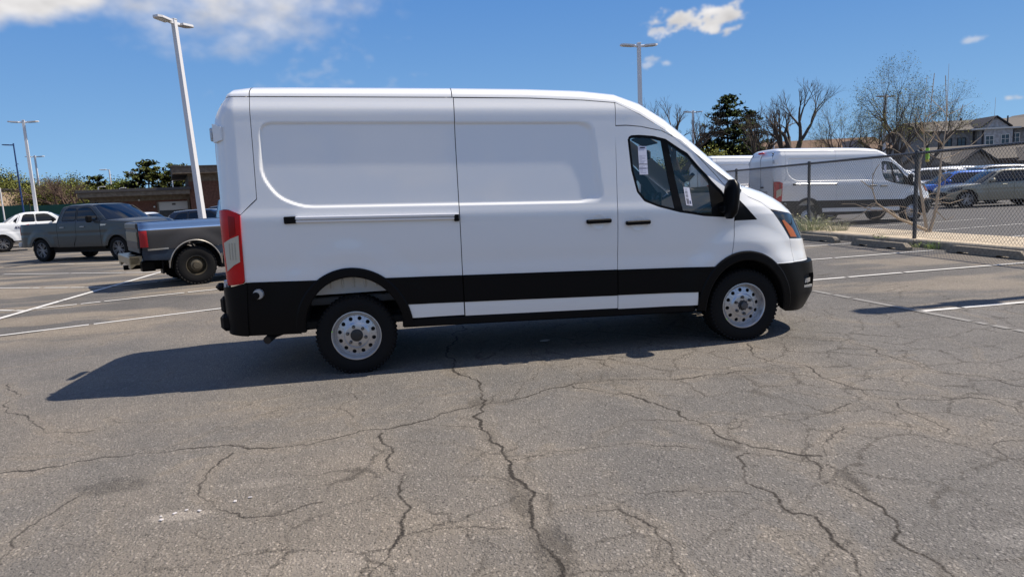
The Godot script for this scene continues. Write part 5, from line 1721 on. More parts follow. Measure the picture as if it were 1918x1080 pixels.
	obj("rear_bumper", bm, mat("tarnished_chrome", lin(0.30, 0.26, 0.18), 0.3, 0.8), t)
	obj("tow_hitch", MB.new().box(Vector3(-1.05, 0.42, 0), Vector3(0.40, 0.10, 0.10), 0.01).box(Vector3(-0.85, 0.44, 0.45), Vector3(0.25, 0.2, 0.3), 0.01), dark, t)
	both("mud_flap", MB.new().box(Vector3(-0.62, 0.46, 0.72), Vector3(0.03, 0.36, 0.30), 0.005), dark, t)
	obj("fuel_tank", MB.new().box(Vector3(-0.75, 0.48, 0), Vector3(0.4, 0.24, 1.1), 0.05), dark, t)
	return t

# ------------------------------------------------------------------ trees and weeds
func leaf_quad(mb: MB, p: Vector3, size: float, rng: RandomNumberGenerator, long := 1.0) -> void:
	var a := Vector3(rng.randfn(), rng.randfn(), rng.randfn()).normalized()
	var b := a.cross(Vector3(rng.randfn(), rng.randfn(), rng.randfn())).normalized()
	var nn := (a.cross(b) * 0.6 + Vector3.UP * 0.5).normalized()
	var k := mb.vert(p - a * size * long, nn)
	mb.vert(p + b * size * 0.55, nn); mb.vert(p + a * size * long, nn); mb.vert(p - b * size * 0.55, nn)
	mb.tri_i(k, k + 1, k + 2); mb.tri_i(k, k + 2, k + 3)

func grow(trunk: MB, twigs: MB, tips: Array, p: Vector3, dir: Vector3, l: float, r: float, lev: int, o: Dictionary, rng: RandomNumberGenerator) -> void:
	var top: int = o.levels
	var seg := 4 if lev < 3 else 2
	var pts := [p]
	var rad := [r]
	var d := dir
	for k in seg:
		d = (d + Vector3(rng.randfn(), rng.randfn(), rng.randfn()) * o.wobble + Vector3.UP * o.rise * (0.35 if lev > 0 else 0.1)).normalized()
		p += d * l / seg
		pts.append(p)
		rad.append(lerpf(r, r * o.taper, float(k + 1) / seg))
	(trunk if lev < 2 else twigs).tube(pts, rad, 7 if lev < 2 else (4 if lev < 4 else 3), lev == 0)
	if lev >= top:
		tips.append(p)
		return
	if lev >= top - 1: tips.append(pts[seg / 2])
	var n: int = o.split + (1 if rng.randf() < o.more else 0)
	if lev == 0: n = o.get("limbs", n)
	for k in n:
		var a := TAU * (k + rng.randf_range(-0.25, 0.25)) / n + lev * 1.3
		var side := d.cross(Vector3.UP if absf(d.y) < 0.95 else Vector3.RIGHT).normalized().rotated(d, a)
		var sp: float = o.spread * rng.randf_range(0.6, 1.25)
		if k == 0 and lev > 0: sp *= 0.4
		var nd := (d * cos(sp) + side * sin(sp)).normalized()
		var from: Vector3 = pts[seg] if k < 2 or lev == 0 else pts[seg - 1]
		grow(trunk, twigs, tips, from, nd, l * o.ratio * rng.randf_range(0.75, 1.15), r * o.taper * (0.82 if n > 2 else 0.88) * (1.0 if k == 0 else 0.82), lev + 1, o, rng)

func bark(called: String, c: Color) -> StandardMaterial3D: return mat(called, c, 0.9)

func leaf_mat(called: String) -> StandardMaterial3D:
	var m := mat(called, Color.WHITE, 0.7)
	m.vertex_color_use_as_albedo = true
	m.backlight_enabled = true
	m.backlight = Color(0.3, 0.3, 0.3)
	return m

func make_tree(called: String, label: String, o: Dictionary, sd: int, group := "") -> Node3D:
	var rng := RandomNumberGenerator.new()
	rng.seed = sd
	var t := thing(called, label, "tree", Vector3.ZERO, 0.0, group)
	var tr := MB.new()
	var tw := MB.new()
	var tips := []
	var stems: int = o.get("stems", 1)
	for s in stems:
		var lean := Vector3(0, 1, 0)
		if stems > 1: lean = Vector3(cos(TAU * s / stems + sd), 2.2, sin(TAU * s / stems + sd)).normalized()
		grow(tr, tw, tips, Vector3(lean.x, 0, lean.z) * 0.3, lean, o.stem, o.thick, 0, o, rng)
	obj("trunk", tr, o.bark, t)
	obj("twigs", tw, o.twig, t)
	if o.has("leaf"):
		var lf := MB.new()
		for p in tips:
			for k in o.leaf_n:
				var h := rng.randf_range(0.72, 1.25)
				var c: Color = o.leaf
				lf.tint(Color(c.r * h, c.g * h, c.b * h * rng.randf_range(0.8, 1.1)))
				leaf_quad(lf, p + Vector3(rng.randfn(), rng.randfn(), rng.randfn()) * o.leaf_r, o.leaf_s * rng.randf_range(0.7, 1.3), rng)
		obj("crown", lf, leaf_mat("leaf_" + called), t)
	return t

func make_conifer(called: String, label: String, h: float, wide: float, sd: int, col: Color, ragged := 0.3, bare := 0.12, group := "") -> Node3D:
	var rng := RandomNumberGenerator.new()
	rng.seed = sd
	var t := thing(called, label, "tree", Vector3.ZERO, 0.0, group)
	var tr := MB.new().tube([Vector3.ZERO, Vector3(0.1, h * 0.5, 0), Vector3(0, h * 0.97, 0.05)], [h * 0.02, h * 0.013, 0.03], 7)
	var lf := MB.new()
	var rows := int(h * 2.2)
	for k in rows:
		var f := bare + (1.0 - bare) * (k + rng.randf()) / rows
		var y := h * f
		var rad := wide * pow(1.0 - f, 0.48) * (0.55 + 0.45 * smoothstep(bare, bare + 0.2, f)) + 0.18
		var n := 6 + int(3 * rng.randf())
		for b in n:
			var a := TAU * b / n + k * 1.1 + rng.randf()
			var l := rad * rng.randf_range(1.0 - ragged, 1.0 + ragged * 0.55)
			var d := Vector3(cos(a), rng.randf_range(-0.05, 0.32), sin(a)).normalized()
			var e := Vector3(0, y, 0) + d * l
			tr.tube([Vector3(0, y, 0), Vector3(0, y, 0) + d * l * 0.6 - Vector3(0, 0.05 * l, 0), e], [0.05, 0.03, 0.012], 3, false)
			var m := maxi(3, int(l * 3.6))
			for q in m:
				var g := lerpf(0.32, 1.05, (q + rng.randf()) / m)
				var c := Vector3(0, y, 0) + d * l * g + Vector3(rng.randfn(), rng.randfn() * 0.7, rng.randfn()) * 0.12
				var hh := rng.randf_range(0.6, 1.35)
				lf.tint(Color(col.r * hh, col.g * hh, col.b * hh))
				for s in 9: leaf_quad(lf, c + Vector3(rng.randfn(), rng.randfn() * 0.6, rng.randfn()) * 0.15, rng.randf_range(0.09, 0.17), rng, 1.5)
	obj("trunk", tr, bark("bark_pine", lin(0.05, 0.038, 0.028)), t)
	obj("crown", lf, leaf_mat("needles"), t)
	return t

func runs(a: Array) -> Array:
	var o := []
	for k in range(0, a.size(), 3): o.append(Vector3(a[k], a[k + 1], a[k + 2]))
	return o

func make_sapling() -> void:
	var m := bark("bark_pale", lin(0.44, 0.34, 0.23))
	var t := thing("young_tree", "leafless pale young tree with two thin trunks behind the chain-link fence", "tree", Vector3(13.0, 0.15, -7.6))
	var rng := RandomNumberGenerator.new()
	rng.seed = 4
	var t1 := runs([-0.01, 0.0, -0.00, -0.04, 0.38, -0.06, -0.07, 0.74, -0.11, -0.11, 1.10, -0.17, -0.10, 1.46, -0.22, -0.04, 1.76, -0.25, 0.07, 2.06, -0.28, 0.08, 2.37, -0.32, 0.13, 2.77, -0.37, 0.18, 3.28, -0.44, 0.25, 3.78, -0.50])
	var t2 := runs([0.05, -0.00, 0.01, 0.19, 0.37, -0.03, 0.28, 0.73, -0.06, 0.36, 1.08, -0.10, 0.40, 1.43, -0.14, 0.45, 1.74, -0.18, 0.54, 2.09, -0.22, 0.61, 2.44, -0.26, 0.67, 2.80, -0.30, 0.72, 3.25, -0.36, 0.80, 4.04, -0.45])
	obj("trunk", MB.new().tube(t1, [0.040, 0.037, 0.033, 0.029, 0.025, 0.020, 0.016, 0.012, 0.008, 0.006, 0.003], 9), m, t)
	obj("trunk", MB.new().tube(t2, [0.040, 0.037, 0.033, 0.029, 0.025, 0.020, 0.016, 0.012, 0.008, 0.006, 0.003], 9), m, t)
	var branches := [
		[0.65, 2.54, -0.27, 0.67, 3.05, -0.33, 0.70, 3.76, -0.43], [0.11, 2.47, -0.33, 0.27, 2.92, -0.37, 0.44, 3.83, -0.48], [0.64, 2.34, -0.24, 0.89, 2.63, -0.24, 1.07, 3.03, -0.27],
		[-0.09, 1.36, -0.20, -0.24, 1.77, -0.28, -0.41, 2.24, -0.37, -0.59, 2.48, -0.43], [-0.10, 1.56, -0.23, -0.39, 1.85, -0.32, -0.68, 2.05, -0.39, -1.03, 2.17, -0.45], [-0.05, 1.71, -0.25, -0.27, 2.08, -0.33, -0.50, 2.40, -0.41, -0.73, 2.46, -0.45],
		[0.45, 1.74, -0.18, 0.78, 1.82, -0.15, 1.15, 2.01, -0.12, 1.47, 2.24, -0.11, 1.81, 2.69, -0.12, 1.88, 3.17, -0.18], [0.40, 1.43, -0.14, 0.53, 1.22, -0.10, 0.47, 1.07, -0.08, 0.25, 1.16, -0.13], [-0.18, 0.54, -0.10, -0.48, 0.56, -0.15, -0.80, 0.42, -0.17],
		[0.29, 0.72, -0.06, 0.59, 0.66, -0.01, 0.91, 0.74, 0.02], [0.23, 0.52, -0.04, 0.46, 0.26, 0.03, 0.67, 0.35, 0.05], [0.08, 2.06, -0.28, 0.31, 2.35, -0.29, 0.45, 2.55, -0.30], [0.54, 2.04, -0.21, 0.36, 2.40, -0.29, 0.29, 2.81, -0.36],
		[0.42, 1.33, -0.13, 0.80, 1.46, -0.09, 1.13, 1.80, -0.09], [0.44, 1.94, -0.21, 0.60, 2.19, -0.22, 0.82, 2.38, -0.22], [0.08, 2.16, -0.29, -0.10, 2.43, -0.36, -0.18, 2.69, -0.40]]
	for b in branches: obj("branch", MB.new().tube(runs(b), [0.012, 0.010, 0.008, 0.006, 0.004, 0.003], 6), m, t)
	for k in 26:      # fine shoots that arch out of both trunks
		var src: Array = t1 if k % 2 else t2
		var p: Vector3 = src[1 + rng.randi() % 8]
		var a := rng.randf() * TAU
		var l := rng.randf_range(0.3, 0.9)
		var d := Vector3(cos(a), rng.randf_range(0.2, 1.2), sin(a) * 0.6).normalized()
		var q := [p]
		for s in 4:
			d = (d + Vector3(rng.randfn() * 0.12, -0.22 if p.y < 1.3 else 0.1, rng.randfn() * 0.12)).normalized()
			q.append(q[s] + d * l / 4)
		obj("branch", MB.new().tube(q, [0.008, 0.007, 0.006, 0.004, 0.003], 4), m, t)
	# the broken limb that leans down beside it
	var f := thing("fallen_branch", "broken bare branch lying slantwise behind the fence against the young tree", "branch", Vector3(12.78, 0.19, -7.35))
	for b in [[-0.03, 0.03, -0.01, -0.32, 0.18, -0.07, -0.66, 0.34, -0.14, -0.94, 0.55, -0.21, -1.16, 0.73, -0.27, -1.23, 1.06, -0.33, -1.19, 1.46, -0.38]]: obj("limb", MB.new().tube(runs(b), [0.036, 0.034, 0.030, 0.025, 0.02, 0.013, 0.006], 8), m, f)
	for b in [[-1.16, 0.73, -0.27, -1.28, 0.72, -0.28, -1.44, 0.62, -0.29, -1.64, 0.63, -0.32], [-0.94, 0.55, -0.21, -1.10, 0.41, -0.21, -1.31, 0.37, -0.24], [-0.66, 0.34, -0.14, -0.80, 0.54, -0.19, -1.19, 0.66, -0.26, -1.53, 0.73, -0.32], [-1.21, 1.06, -0.32, -1.35, 1.17, -0.36, -1.49, 1.28, -0.39],
		[-1.16, 0.73, -0.27, -1.39, 0.57, -0.28, -1.71, 0.39, -0.30, -2.01, 0.30, -0.33], [-1.21, 1.36, -0.36, -1.10, 1.56, -0.38, -1.02, 1.65, -0.38], [-0.32, 0.18, -0.07, -0.46, 0.32, -0.11, -0.50, 0.53, -0.14], [-0.94, 0.55, -0.21, -1.29, 0.57, -0.26, -1.68, 0.74, -0.34, -1.98, 0.75, -0.39]]:
		obj("twig", MB.new().tube(runs(b), [0.014, 0.012, 0.009, 0.005], 5), m, f)

func weed(at: Vector3, n: int, h: float, wide: float, col: Color, label: String, sd: int) -> void:
	var rng := RandomNumberGenerator.new()
	rng.seed = sd
	var m := MB.new()
	for k in n:
		var a := rng.randf() * TAU
		var r := wide * sqrt(rng.randf())
		var p := Vector3(cos(a) * r, 0, sin(a) * r * 0.7)
		var d := Vector3(cos(a) * 0.6 + rng.randfn() * 0.3, 1.3, sin(a) * 0.6 + rng.randfn() * 0.3).normalized()
		var l := h * rng.randf_range(0.45, 1.1) * (1.15 - 0.5 * r / wide)
		var s := d.cross(Vector3(rng.randfn(), 0, rng.randfn())).normalized() * rng.randf_range(0.004, 0.008)
		var c := rng.randf_range(0.65, 1.3)
		m.tint(Color(col.r * c, col.g * c, col.b * c))
		var q := p + d * l * 0.55
		var e := q + (d + Vector3(d.x, -0.35, d.z) * 0.8).normalized() * l * 0.45
		m.quad(p - s, p + s, q + s * 0.8, q - s * 0.8)
		m.quad(q - s * 0.8, q + s * 0.8, e + s * 0.15, e - s * 0.15)
		if k % 3 == 0: leaf_quad(m, e, 0.022, rng, 1.4)
	var t := thing("weed_clump", label, "weeds", at, 0.0, "weeds along the fence and kerb")
	var o := obj("blades", m, leaf_mat("weed_leaf"), t)
	o.set_meta("kind", "stuff")

func make_plants() -> void:
	var dark := bark("bark_dark", lin(0.070, 0.055, 0.044))
	var grey := bark("bark_grey", lin(0.095, 0.075, 0.06))
	var red := bark("bark_red", lin(0.13, 0.085, 0.065))
	var olive := bark("bark_olive", lin(0.11, 0.10, 0.05))
	# right-hand side, beyond the second lot
	var vase := {"levels": 8, "split": 2, "more": 0.38, "spread": 0.50, "ratio": 0.755, "wobble": 0.11, "rise": 0.13, "taper": 0.76, "stem": 2.0, "thick": 0.42, "bark": dark, "twig": dark, "limbs": 3}
	var big := make_tree("bare_tree", "large leafless tree with two bent dark limbs standing above the fenced van's roof", vase, 12, "bare trees on the right")
	big.position = Vector3(32.4, 0, -46.2)
	big.scale = Vector3(1.25, 1.36, 1.25)
	dup(big, Vector3(23.4, 0, -48.0), 2.2, "leafless grey tree beside a lamp post just right of the main van's windscreen", "bare trees on the right", 1.24)
	dup(big, Vector3(31.6, 0, -49.5), 4.0, "thin leafless tree between the dark pines and the large bent tree", "bare trees on the right", 1.08)
	dup(big, Vector3(41.8, 0, -55.6), 1.0, "low leafless tree in front of the brown-roofed house", "bare trees on the right", 0.75)
	var budding := {"levels": 8, "split": 2, "more": 0.42, "spread": 0.55, "ratio": 0.77, "wobble": 0.11, "rise": 0.08, "taper": 0.70, "stem": 2.3, "thick": 0.24, "bark": dark, "twig": dark, "limbs": 3, "leaf": Color(0.22, 0.24, 0.09), "leaf_n": 1, "leaf_r": 0.12, "leaf_s": 0.042}
	var b := make_tree("budding_tree", "tallest budding tree with dark stems, left of the white apartment house", budding, 31, "budding trees on the right")
	b.position = Vector3(36.8, 0, -38.6)
	b.scale = Vector3(1.0, 1.22, 1.0)
	dup(b, Vector3(34.3, 0, -40.6), 2.0, "spreading budding tree just left of the lamp post among the trees", "budding trees on the right", 0.88)
	dup(b, Vector3(34.9, 0, -38.2), 3.7, "budding tree behind the roof of the fenced van, between two taller ones", "budding trees on the right", 0.92)
	dup(b, Vector3(38.8, 0, -38.8), 5.1, "budding tree at the right of its group, before the apartment roof", "budding trees on the right", 0.95)
	dup(b, Vector3(34.3, 0, -43.4), 0.6, "small budding tree at the left end of the budding group", "budding trees on the right", 0.62)
	dup(b, Vector3(35.6, 0, -42.0), 4.4, "budding tree half hidden behind the lamp post among the trees", "budding trees on the right", 0.84)
	dup(b, Vector3(40.6, 0, -44.0), 2.9, "budding tree farthest back, crown against the apartment roof", "budding trees on the right", 0.86)
	var shrub := {"levels": 5, "split": 3, "more": 0.2, "spread": 0.5, "ratio": 0.74, "wobble": 0.14, "rise": 0.1, "taper": 0.6, "stem": 1.3, "thick": 0.09, "stems": 4, "bark": olive, "twig": olive, "leaf": Color(0.38, 0.42, 0.14), "leaf_n": 7, "leaf_r": 0.24, "leaf_s": 0.055}
	var sh := make_tree("budding_shrub", "yellow-green budding bush between the main van's windscreen and the pines", shrub, 8, "yellow-green bushes")
	sh.position = Vector3(26.6, 0, -50.5)
	sh.scale = Vector3.ONE * 1.2
	dup(sh, Vector3(24.2, 0, -51.5), 2.0, "yellow-green budding bush behind the main van's windscreen pillar", "yellow-green bushes", 1.1)
	var pn := make_conifer("pine_tree", "tallest dark pine on the right beyond the vans", 9.9, 3.0, 5, Color(0.075, 0.105, 0.050), 0.5, 0.12, "dark pines on the right")
	pn.position = Vector3(31.5, 0, -55.7)
	dup(pn, Vector3(34.4, 0, -56.6), 2.0, "shorter dark pine right of the tallest pine", "dark pines on the right", 0.86)
	dup(pn, Vector3(29.9, 0, -56.8), 4.0, "small dark pine at the left foot of the tallest pine", "dark pines on the right", 0.66)
	# left-hand side
	var willow := {"levels": 6, "split": 3, "more": 0.2, "spread": 0.5, "ratio": 0.70, "wobble": 0.12, "rise": 0.1, "taper": 0.66, "stem": 2.4, "thick": 0.28, "bark": olive, "twig": olive, "leaf": Color(0.31, 0.40, 0.11), "leaf_n": 9, "leaf_r": 0.60, "leaf_s": 0.15}
	var wi := make_tree("willow_tree", "yellow-green tree in young leaf at the left edge of the photo", willow, 3, "trees behind the left bays")
	wi.position = Vector3(-49.0, 0, -84.0)
	wi.scale = Vector3.ONE * 0.9
	dup(wi, Vector3(-46.0, 0, -90.0), 2.4, "yellow-green tree in young leaf behind the dark bushy evergreen", "trees behind the left bays", 0.80)
	dup(wi, Vector3(-41.0, 0, -93.0), 1.3, "pale olive tree behind the two tall lamp posts on the left", "trees behind the left bays", 0.66)
	var bare_red := vase.duplicate()
	bare_red.merge({"bark": red, "twig": red, "split": 2, "more": 0.75, "spread": 0.58, "stem": 1.8, "limbs": 4, "rise": 0.06}, true)
	var br := make_tree("bare_tree", "broad reddish leafless tree above the green screen fence on the left", bare_red, 22, "trees behind the left bays")
	br.position = Vector3(-34.8, 0, -70.2)
	br.scale = Vector3(1.0, 0.95, 1.0)
	dup(br, Vector3(-42.0, 0, -82.0), 1.7, "smaller reddish leafless tree behind the grey pickup's cab", "trees behind the left bays", 0.75)
	dup(br, Vector3(-38.2, 0, -90.0), 3.3, "leafless tree behind the left end of the brick building", "trees behind the left bays", 0.70)
	dup(br, Vector3(-48.5, 0, -93.0), 5.0, "pale leafless tree between the green tree and the lamp posts", "trees behind the left bays", 0.92)
	var ev := make_conifer("evergreen_tree", "dark bushy evergreen tree by the green screen fence on the left", 5.6, 2.5, 14, Color(0.15, 0.18, 0.065), 0.35, 0.0, "evergreens on the left")
	ev.position = Vector3(-42.8, 0, -77.4)
	dup(ev, Vector3(-36.6, 0, -80.6), 1.0, "evergreen rising over the left end of the brick building's roof", "evergreens on the left", 1.12)
	dup(ev, Vector3(-34.6, 0, -83.7), 2.0, "low evergreen between two lamp posts behind the brick building", "evergreens on the left", 0.98)
	dup(ev, Vector3(-31.6, 0, -82.9), 3.0, "largest evergreen behind the brick building, left half of a pair", "evergreens on the left", 1.42)
	dup(ev, Vector3(-29.0, 0, -84.5), 4.0, "evergreen behind the brick building, right half of a pair", "evergreens on the left", 1.34)
	for q in [[-41.9, -69.5, 0.3, 1.5, "olive bushy tree at the left edge beside the beige building"], [-38.4, -72.5, 1.5, 1.35, "olive bushy tree behind the green screen, left of the tall lamp posts"], [-39.7, -79.0, 2.7, 1.6, "olive bushy tree behind the third lamp post on the left"], [-36.6, -77.1, 3.9, 1.2, "low olive bush under the broad reddish tree"], [-33.4, -74.5, 5.0, 1.15, "low olive bush left of the brick building's roof tip"], [-45.5, -76.0, 0.9, 1.75, "olive bushy tree left of the dark bushy evergreen"]]:
		dup(sh, Vector3(q[0], 0, q[1]), q[2], q[4], "olive bushy trees behind the left bays", q[3])
	var pl := dup(wi, Vector3(-39.0, 0, -97.0), 0.4, "pale thin tree behind the lamp posts over the brick building", "trees behind the left bays", 0.85)
	make_sapling()
	weed(Vector3(11.62, 0.15, -10.25), 260, 0.62, 0.42, Color(0.42, 0.44, 0.27), "tall pale grass clump at the foot of the fence post nearest the van's nose", 3)
	weed(Vector3(11.95, 0.15, -9.6), 120, 0.42, 0.3, Color(0.44, 0.44, 0.28), "pale grass clump to the right of the grassy fence post", 5)
	weed(Vector3(11.6, 0.15, -11.4), 130, 0.5, 0.35, Color(0.46, 0.44, 0.28), "dry grass clump seen just above the van's headlight", 6)
	weed(Vector3(11.25, 0.01, -5.35), 60, 0.22, 0.2, Color(0.24, 0.32, 0.10), "green weeds at the kerb between two wheel stops", 7)
	weed(Vector3(11.24, 0.01, -5.75), 40, 0.16, 0.14, Color(0.32, 0.36, 0.14), "small weeds at the kerb behind the middle wheel stop's right end", 9)
	weed(Vector3(11.27, 0.14, -6.9), 30, 0.12, 0.2, Color(0.32, 0.36, 0.14), "low weeds on the kerb behind the middle wheel stop", 10)

# ------------------------------------------------------------------ buildings, fence, lamp posts
func gable(x0: float, x1: float, z0: float, z1: float, eave: float, ridge: float, over: float, thick: float, along_x: bool) -> MB:
	var m := MB.new()
	var c := (z0 + z1) / 2 if along_x else (x0 + x1) / 2
	var h := (z1 - z0) / 2 if along_x else (x1 - x0) / 2
	var drop := (ridge - eave) / h * over
	var p := pv([-h - over, eave - drop, 0, ridge, h + over, eave - drop, h + over, eave - drop + thick, 0, ridge + thick, -h - over, eave - drop + thick])
	if along_x: m.prism(p, x0 - over, x1 + over, Transform3D(Basis(Vector3(0, 0, 1), Vector3(0, 1, 0), Vector3(1, 0, 0)), Vector3(0, 0, c)))
	else: m.prism(p, z0 - over, z1 + over, Transform3D(Basis.IDENTITY, Vector3(c, 0, 0)))
	return m

func house_walls(x0: float, x1: float, z0: float, z1: float, eave: float, ridge: float, along_x: bool) -> MB:
	var m := MB.new().box(Vector3((x0 + x1) / 2, eave / 2, (z0 + z1) / 2), Vector3(x1 - x0, eave, z1 - z0))
	for s in [0, 1]:
		if along_x:
			var x: float = x1 if s else x0
			m.face([Vector3(x, eave, z0), Vector3(x, ridge, (z0 + z1) / 2), Vector3(x, eave, z1)], Vector3((x0 + x1) / 2, eave, (z0 + z1) / 2))
		else:
			var z: float = z1 if s else z0
			m.face([Vector3(x0, eave, z), Vector3((x0 + x1) / 2, ridge, z), Vector3(x1, eave, z)], Vector3((x0 + x1) / 2, eave, (z0 + z1) / 2))
	return m

func house_window(parent: Node3D, x: float, y: float, z: float, w: float, h: float, fm: Material, cross := true) -> void:
	var f := MB.new()
	for s in [-1, 1]:
		f.box(Vector3(x + s * w / 2, y, z + 0.04), Vector3(0.09, h + 0.09, 0.10))
		f.box(Vector3(x, y + s * h / 2, z + 0.043), Vector3(w - 0.09, 0.09, 0.10))
	var o := obj("window", f, fm, parent)
	obj("pane", MB.new().box(Vector3(x, y, z + 0.01), Vector3(w - 0.05, h - 0.05, 0.03)), mat("house_glass", lin(0.03, 0.04, 0.05), 0.06), o)
	if cross:
		obj("glazing_bar", MB.new().box(Vector3(x, y, z + 0.04), Vector3(0.06, h - 0.1, 0.05)), fm, o)
		obj("glazing_bar", MB.new().box(Vector3(x, y + h * 0.05, z + 0.042), Vector3(w - 0.1, 0.06, 0.05)), fm, o)

func stained(called: String, c: Color, scale: float, rough := 0.9) -> StandardMaterial3D:
	var m := mat(called, c, rough)
	m.albedo_texture = MATS["concrete"].albedo_texture
	m.uv1_triplanar = true
	m.uv1_scale = Vector3.ONE * scale
	return m

func make_buildings() -> void:
	# brick building on the left
	var t := thing("brick_building", "low brown brick building with deep flat roofs behind the left bays", "building", Vector3(-22.85, 0, -48.2), 0.323)
	var brick := stained("brown_brick", lin(0.165, 0.075, 0.052), 0.5)
	var band := stained("brown_concrete", lin(0.20, 0.168, 0.13), 0.3)
	var metal := mat("roof_edge_metal", lin(0.045, 0.04, 0.04), 0.6)
	obj("wall", MB.new().box(Vector3(3.1, 1.275, -5), Vector3(6.2, 2.55, 10)), brick, t)
	obj("concrete_beam", MB.new().box(Vector3(2.75, 2.74, -4.95), Vector3(6.9, 0.38, 10.1), 0.01), band, t)
	var rf := obj("roof", MB.new().box(Vector3(2.45, 3.10, -4.5), Vector3(7.5, 0.34, 11.6), 0.01), band, t)
	obj("roof_edge", MB.new().box(Vector3(2.45, 3.375, -4.5), Vector3(7.7, 0.21, 11.8), 0.01), metal, rf)
	obj("tall_wall", MB.new().box(Vector3(13.0, 1.95, -4.6), Vector3(13.6, 3.9, 11.0)), brick, t)
	obj("tall_beam", MB.new().box(Vector3(13.0, 4.18, -4.6), Vector3(13.62, 0.56, 11.02), 0.0), band, t)
	var rt := obj("tall_roof", MB.new().box(Vector3(12.6, 4.72, -4.3), Vector3(15.0, 0.50, 12.4), 0.01), stained("fascia_brown", lin(0.19, 0.155, 0.12), 0.3), t)
	obj("tall_roof_edge", MB.new().box(Vector3(12.6, 5.02, -4.3), Vector3(15.15, 0.10, 12.55), 0.01), metal, rt)
	obj("downpipe", MB.new().tube([Vector3(-1.15, 2.93, 0.9), Vector3(-1.0, 2.6, 0.7), Vector3(-0.05, 1.9, 0.12), Vector3(-0.05, 0.1, 0.12)], [0.05], 6), metal, t)
	var dr := obj("garage_door", MB.new().box(Vector3(4.95, 1.2, 0.03), Vector3(2.1, 2.4, 0.06), 0.0), mat("door_white", lin(0.42, 0.41, 0.38), 0.6), t)
	for k in 4: obj("door_panel", MB.new().box(Vector3(4.95, 0.3 + k * 0.58, 0.06), Vector3(2.04, 0.55, 0.05), 0.015), mat("door_white", Color.WHITE) if k == 3 else mat("door_glass_dark", lin(0.02, 0.02, 0.022), 0.15), dr)
	obj("door_number_plate", MB.new().box(Vector3(4.98, 2.20, 0.09), Vector3(0.26, 0.14, 0.03)), metal, dr)
	obj("door_frame", MB.new().box(Vector3(3.85, 1.2, 0.06), Vector3(0.12, 2.42, 0.12)).box(Vector3(6.05, 1.4, 0.06), Vector3(0.16, 2.8, 0.12)), band, t)
	for x in [2.6, 3.6, 6.45, 7.0]: obj("wall_light", MB.new().box(Vector3(x, 2.05 if x != 2.6 else 2.62, 0.16), Vector3(0.12, 0.12, 0.22), 0.02), mat("fitting_white", lin(0.6, 0.6, 0.58), 0.5), t)
	obj("roof_mast", MB.new().tube([Vector3(11.7, 5.0, -1), Vector3(11.62, 6.0, -1)], [0.03], 5).box(Vector3(11.62, 6.03, -1), Vector3(0.22, 0.10, 0.1), 0.02), metal, t)
	# beige building and green screen at the far left
	var bg := thing("beige_building", "beige building whose corner shows at the left edge above the white pickup", "building", Vector3(-44.5, 0, -67.0), -0.2)
	obj("wall", MB.new().box(Vector3(0, 2.3, -3), Vector3(8.6, 4.6, 6)), stained("beige_render", lin(0.52, 0.40, 0.30), 0.3), bg)
	obj("roof", MB.new().box(Vector3(0, 4.68, -3), Vector3(8.9, 0.16, 6.3), 0.02), metal, bg)
	for a in [[-37.6, -60.8, 7.5, "dark green fence screen at the left edge behind the white pickups", -0.2], [-33.2, -65.6, 9.0, "dark green fence screen behind the grey pickup, between lamp posts", -0.2]]:
		var s := thing("screen_fence", a[3], "fence", Vector3(a[0], 0, a[1]), a[4], "green screens of the court")
		var cl := MB.new()
		var rows := [[], []]
		for k in 31:
			var x: float = -a[2] / 2 + a[2] * k / 30.0
			var w := 0.06 * sin(x * 3.0) * cos(x * 1.3)
			rows[0].append(Vector3(x, 0.15, w)); rows[1].append(Vector3(x, 2.9, w * 0.5))
		obj("cloth", cl.grid(rows), mat("green_cloth", lin(0.012, 0.075, 0.05), 0.8), s)
		for k in 4: obj("post", MB.new().tube([Vector3(-a[2] / 2 + a[2] * k / 3.0, 0, -0.1), Vector3(-a[2] / 2 + a[2] * k / 3.0, 3.0, -0.1)], [0.04], 6), metal, s)
	# apartment house at the right
	var ap := thing("apartment_house", "white apartment house with grey gabled roof behind the trees at the right edge", "building", Vector3(81.85, 0, -78.13), -0.1416)
	var white := stained("white_siding", lin(0.50, 0.49, 0.49), 0.2)
	var grey := stained("grey_siding", lin(0.27, 0.26, 0.25), 0.2)
	var shin := stained("grey_shingle", lin(0.13, 0.118, 0.105), 0.6)
	var trim := mat("dark_trim", lin(0.022, 0.02, 0.022), 0.7)
	obj("wall", house_walls(-8.5, 22, -11, 0, 7.45, 9.1, true), grey, ap)
	obj("roof", gable(-8.5, 22, -11, 0, 7.45, 9.1, 0.5, 0.14, true), shin, ap)
	obj("bay_wall", MB.new().box(Vector3(0.5, 3.65, 0.55), Vector3(4.2, 7.3, 1.1)), white, ap)
	var gb := obj("bay_gable", house_walls(-1.75, 2.15, -3.0, 0.9, 7.62, 8.95, false), white, ap)
	obj("gable_roof", gable(-1.75, 2.15, -3.0, 0.95, 7.72, 9.0, 0.25, 0.16, false), trim, gb)
	obj("bay_cornice", MB.new().box(Vector3(0.3, 7.42, 0.6), Vector3(6.4, 0.22, 1.5)), mat("cornice_white", lin(0.58, 0.55, 0.50), 0.7), ap)
	for x in [-1.62, -2.2, 2.62, 5.6]: obj("corner_board", MB.new().box(Vector3(x, 3.6, 1.05 if x > -2 and x < 3 else 0.05), Vector3(0.22, 7.2, 0.14)), trim, ap)
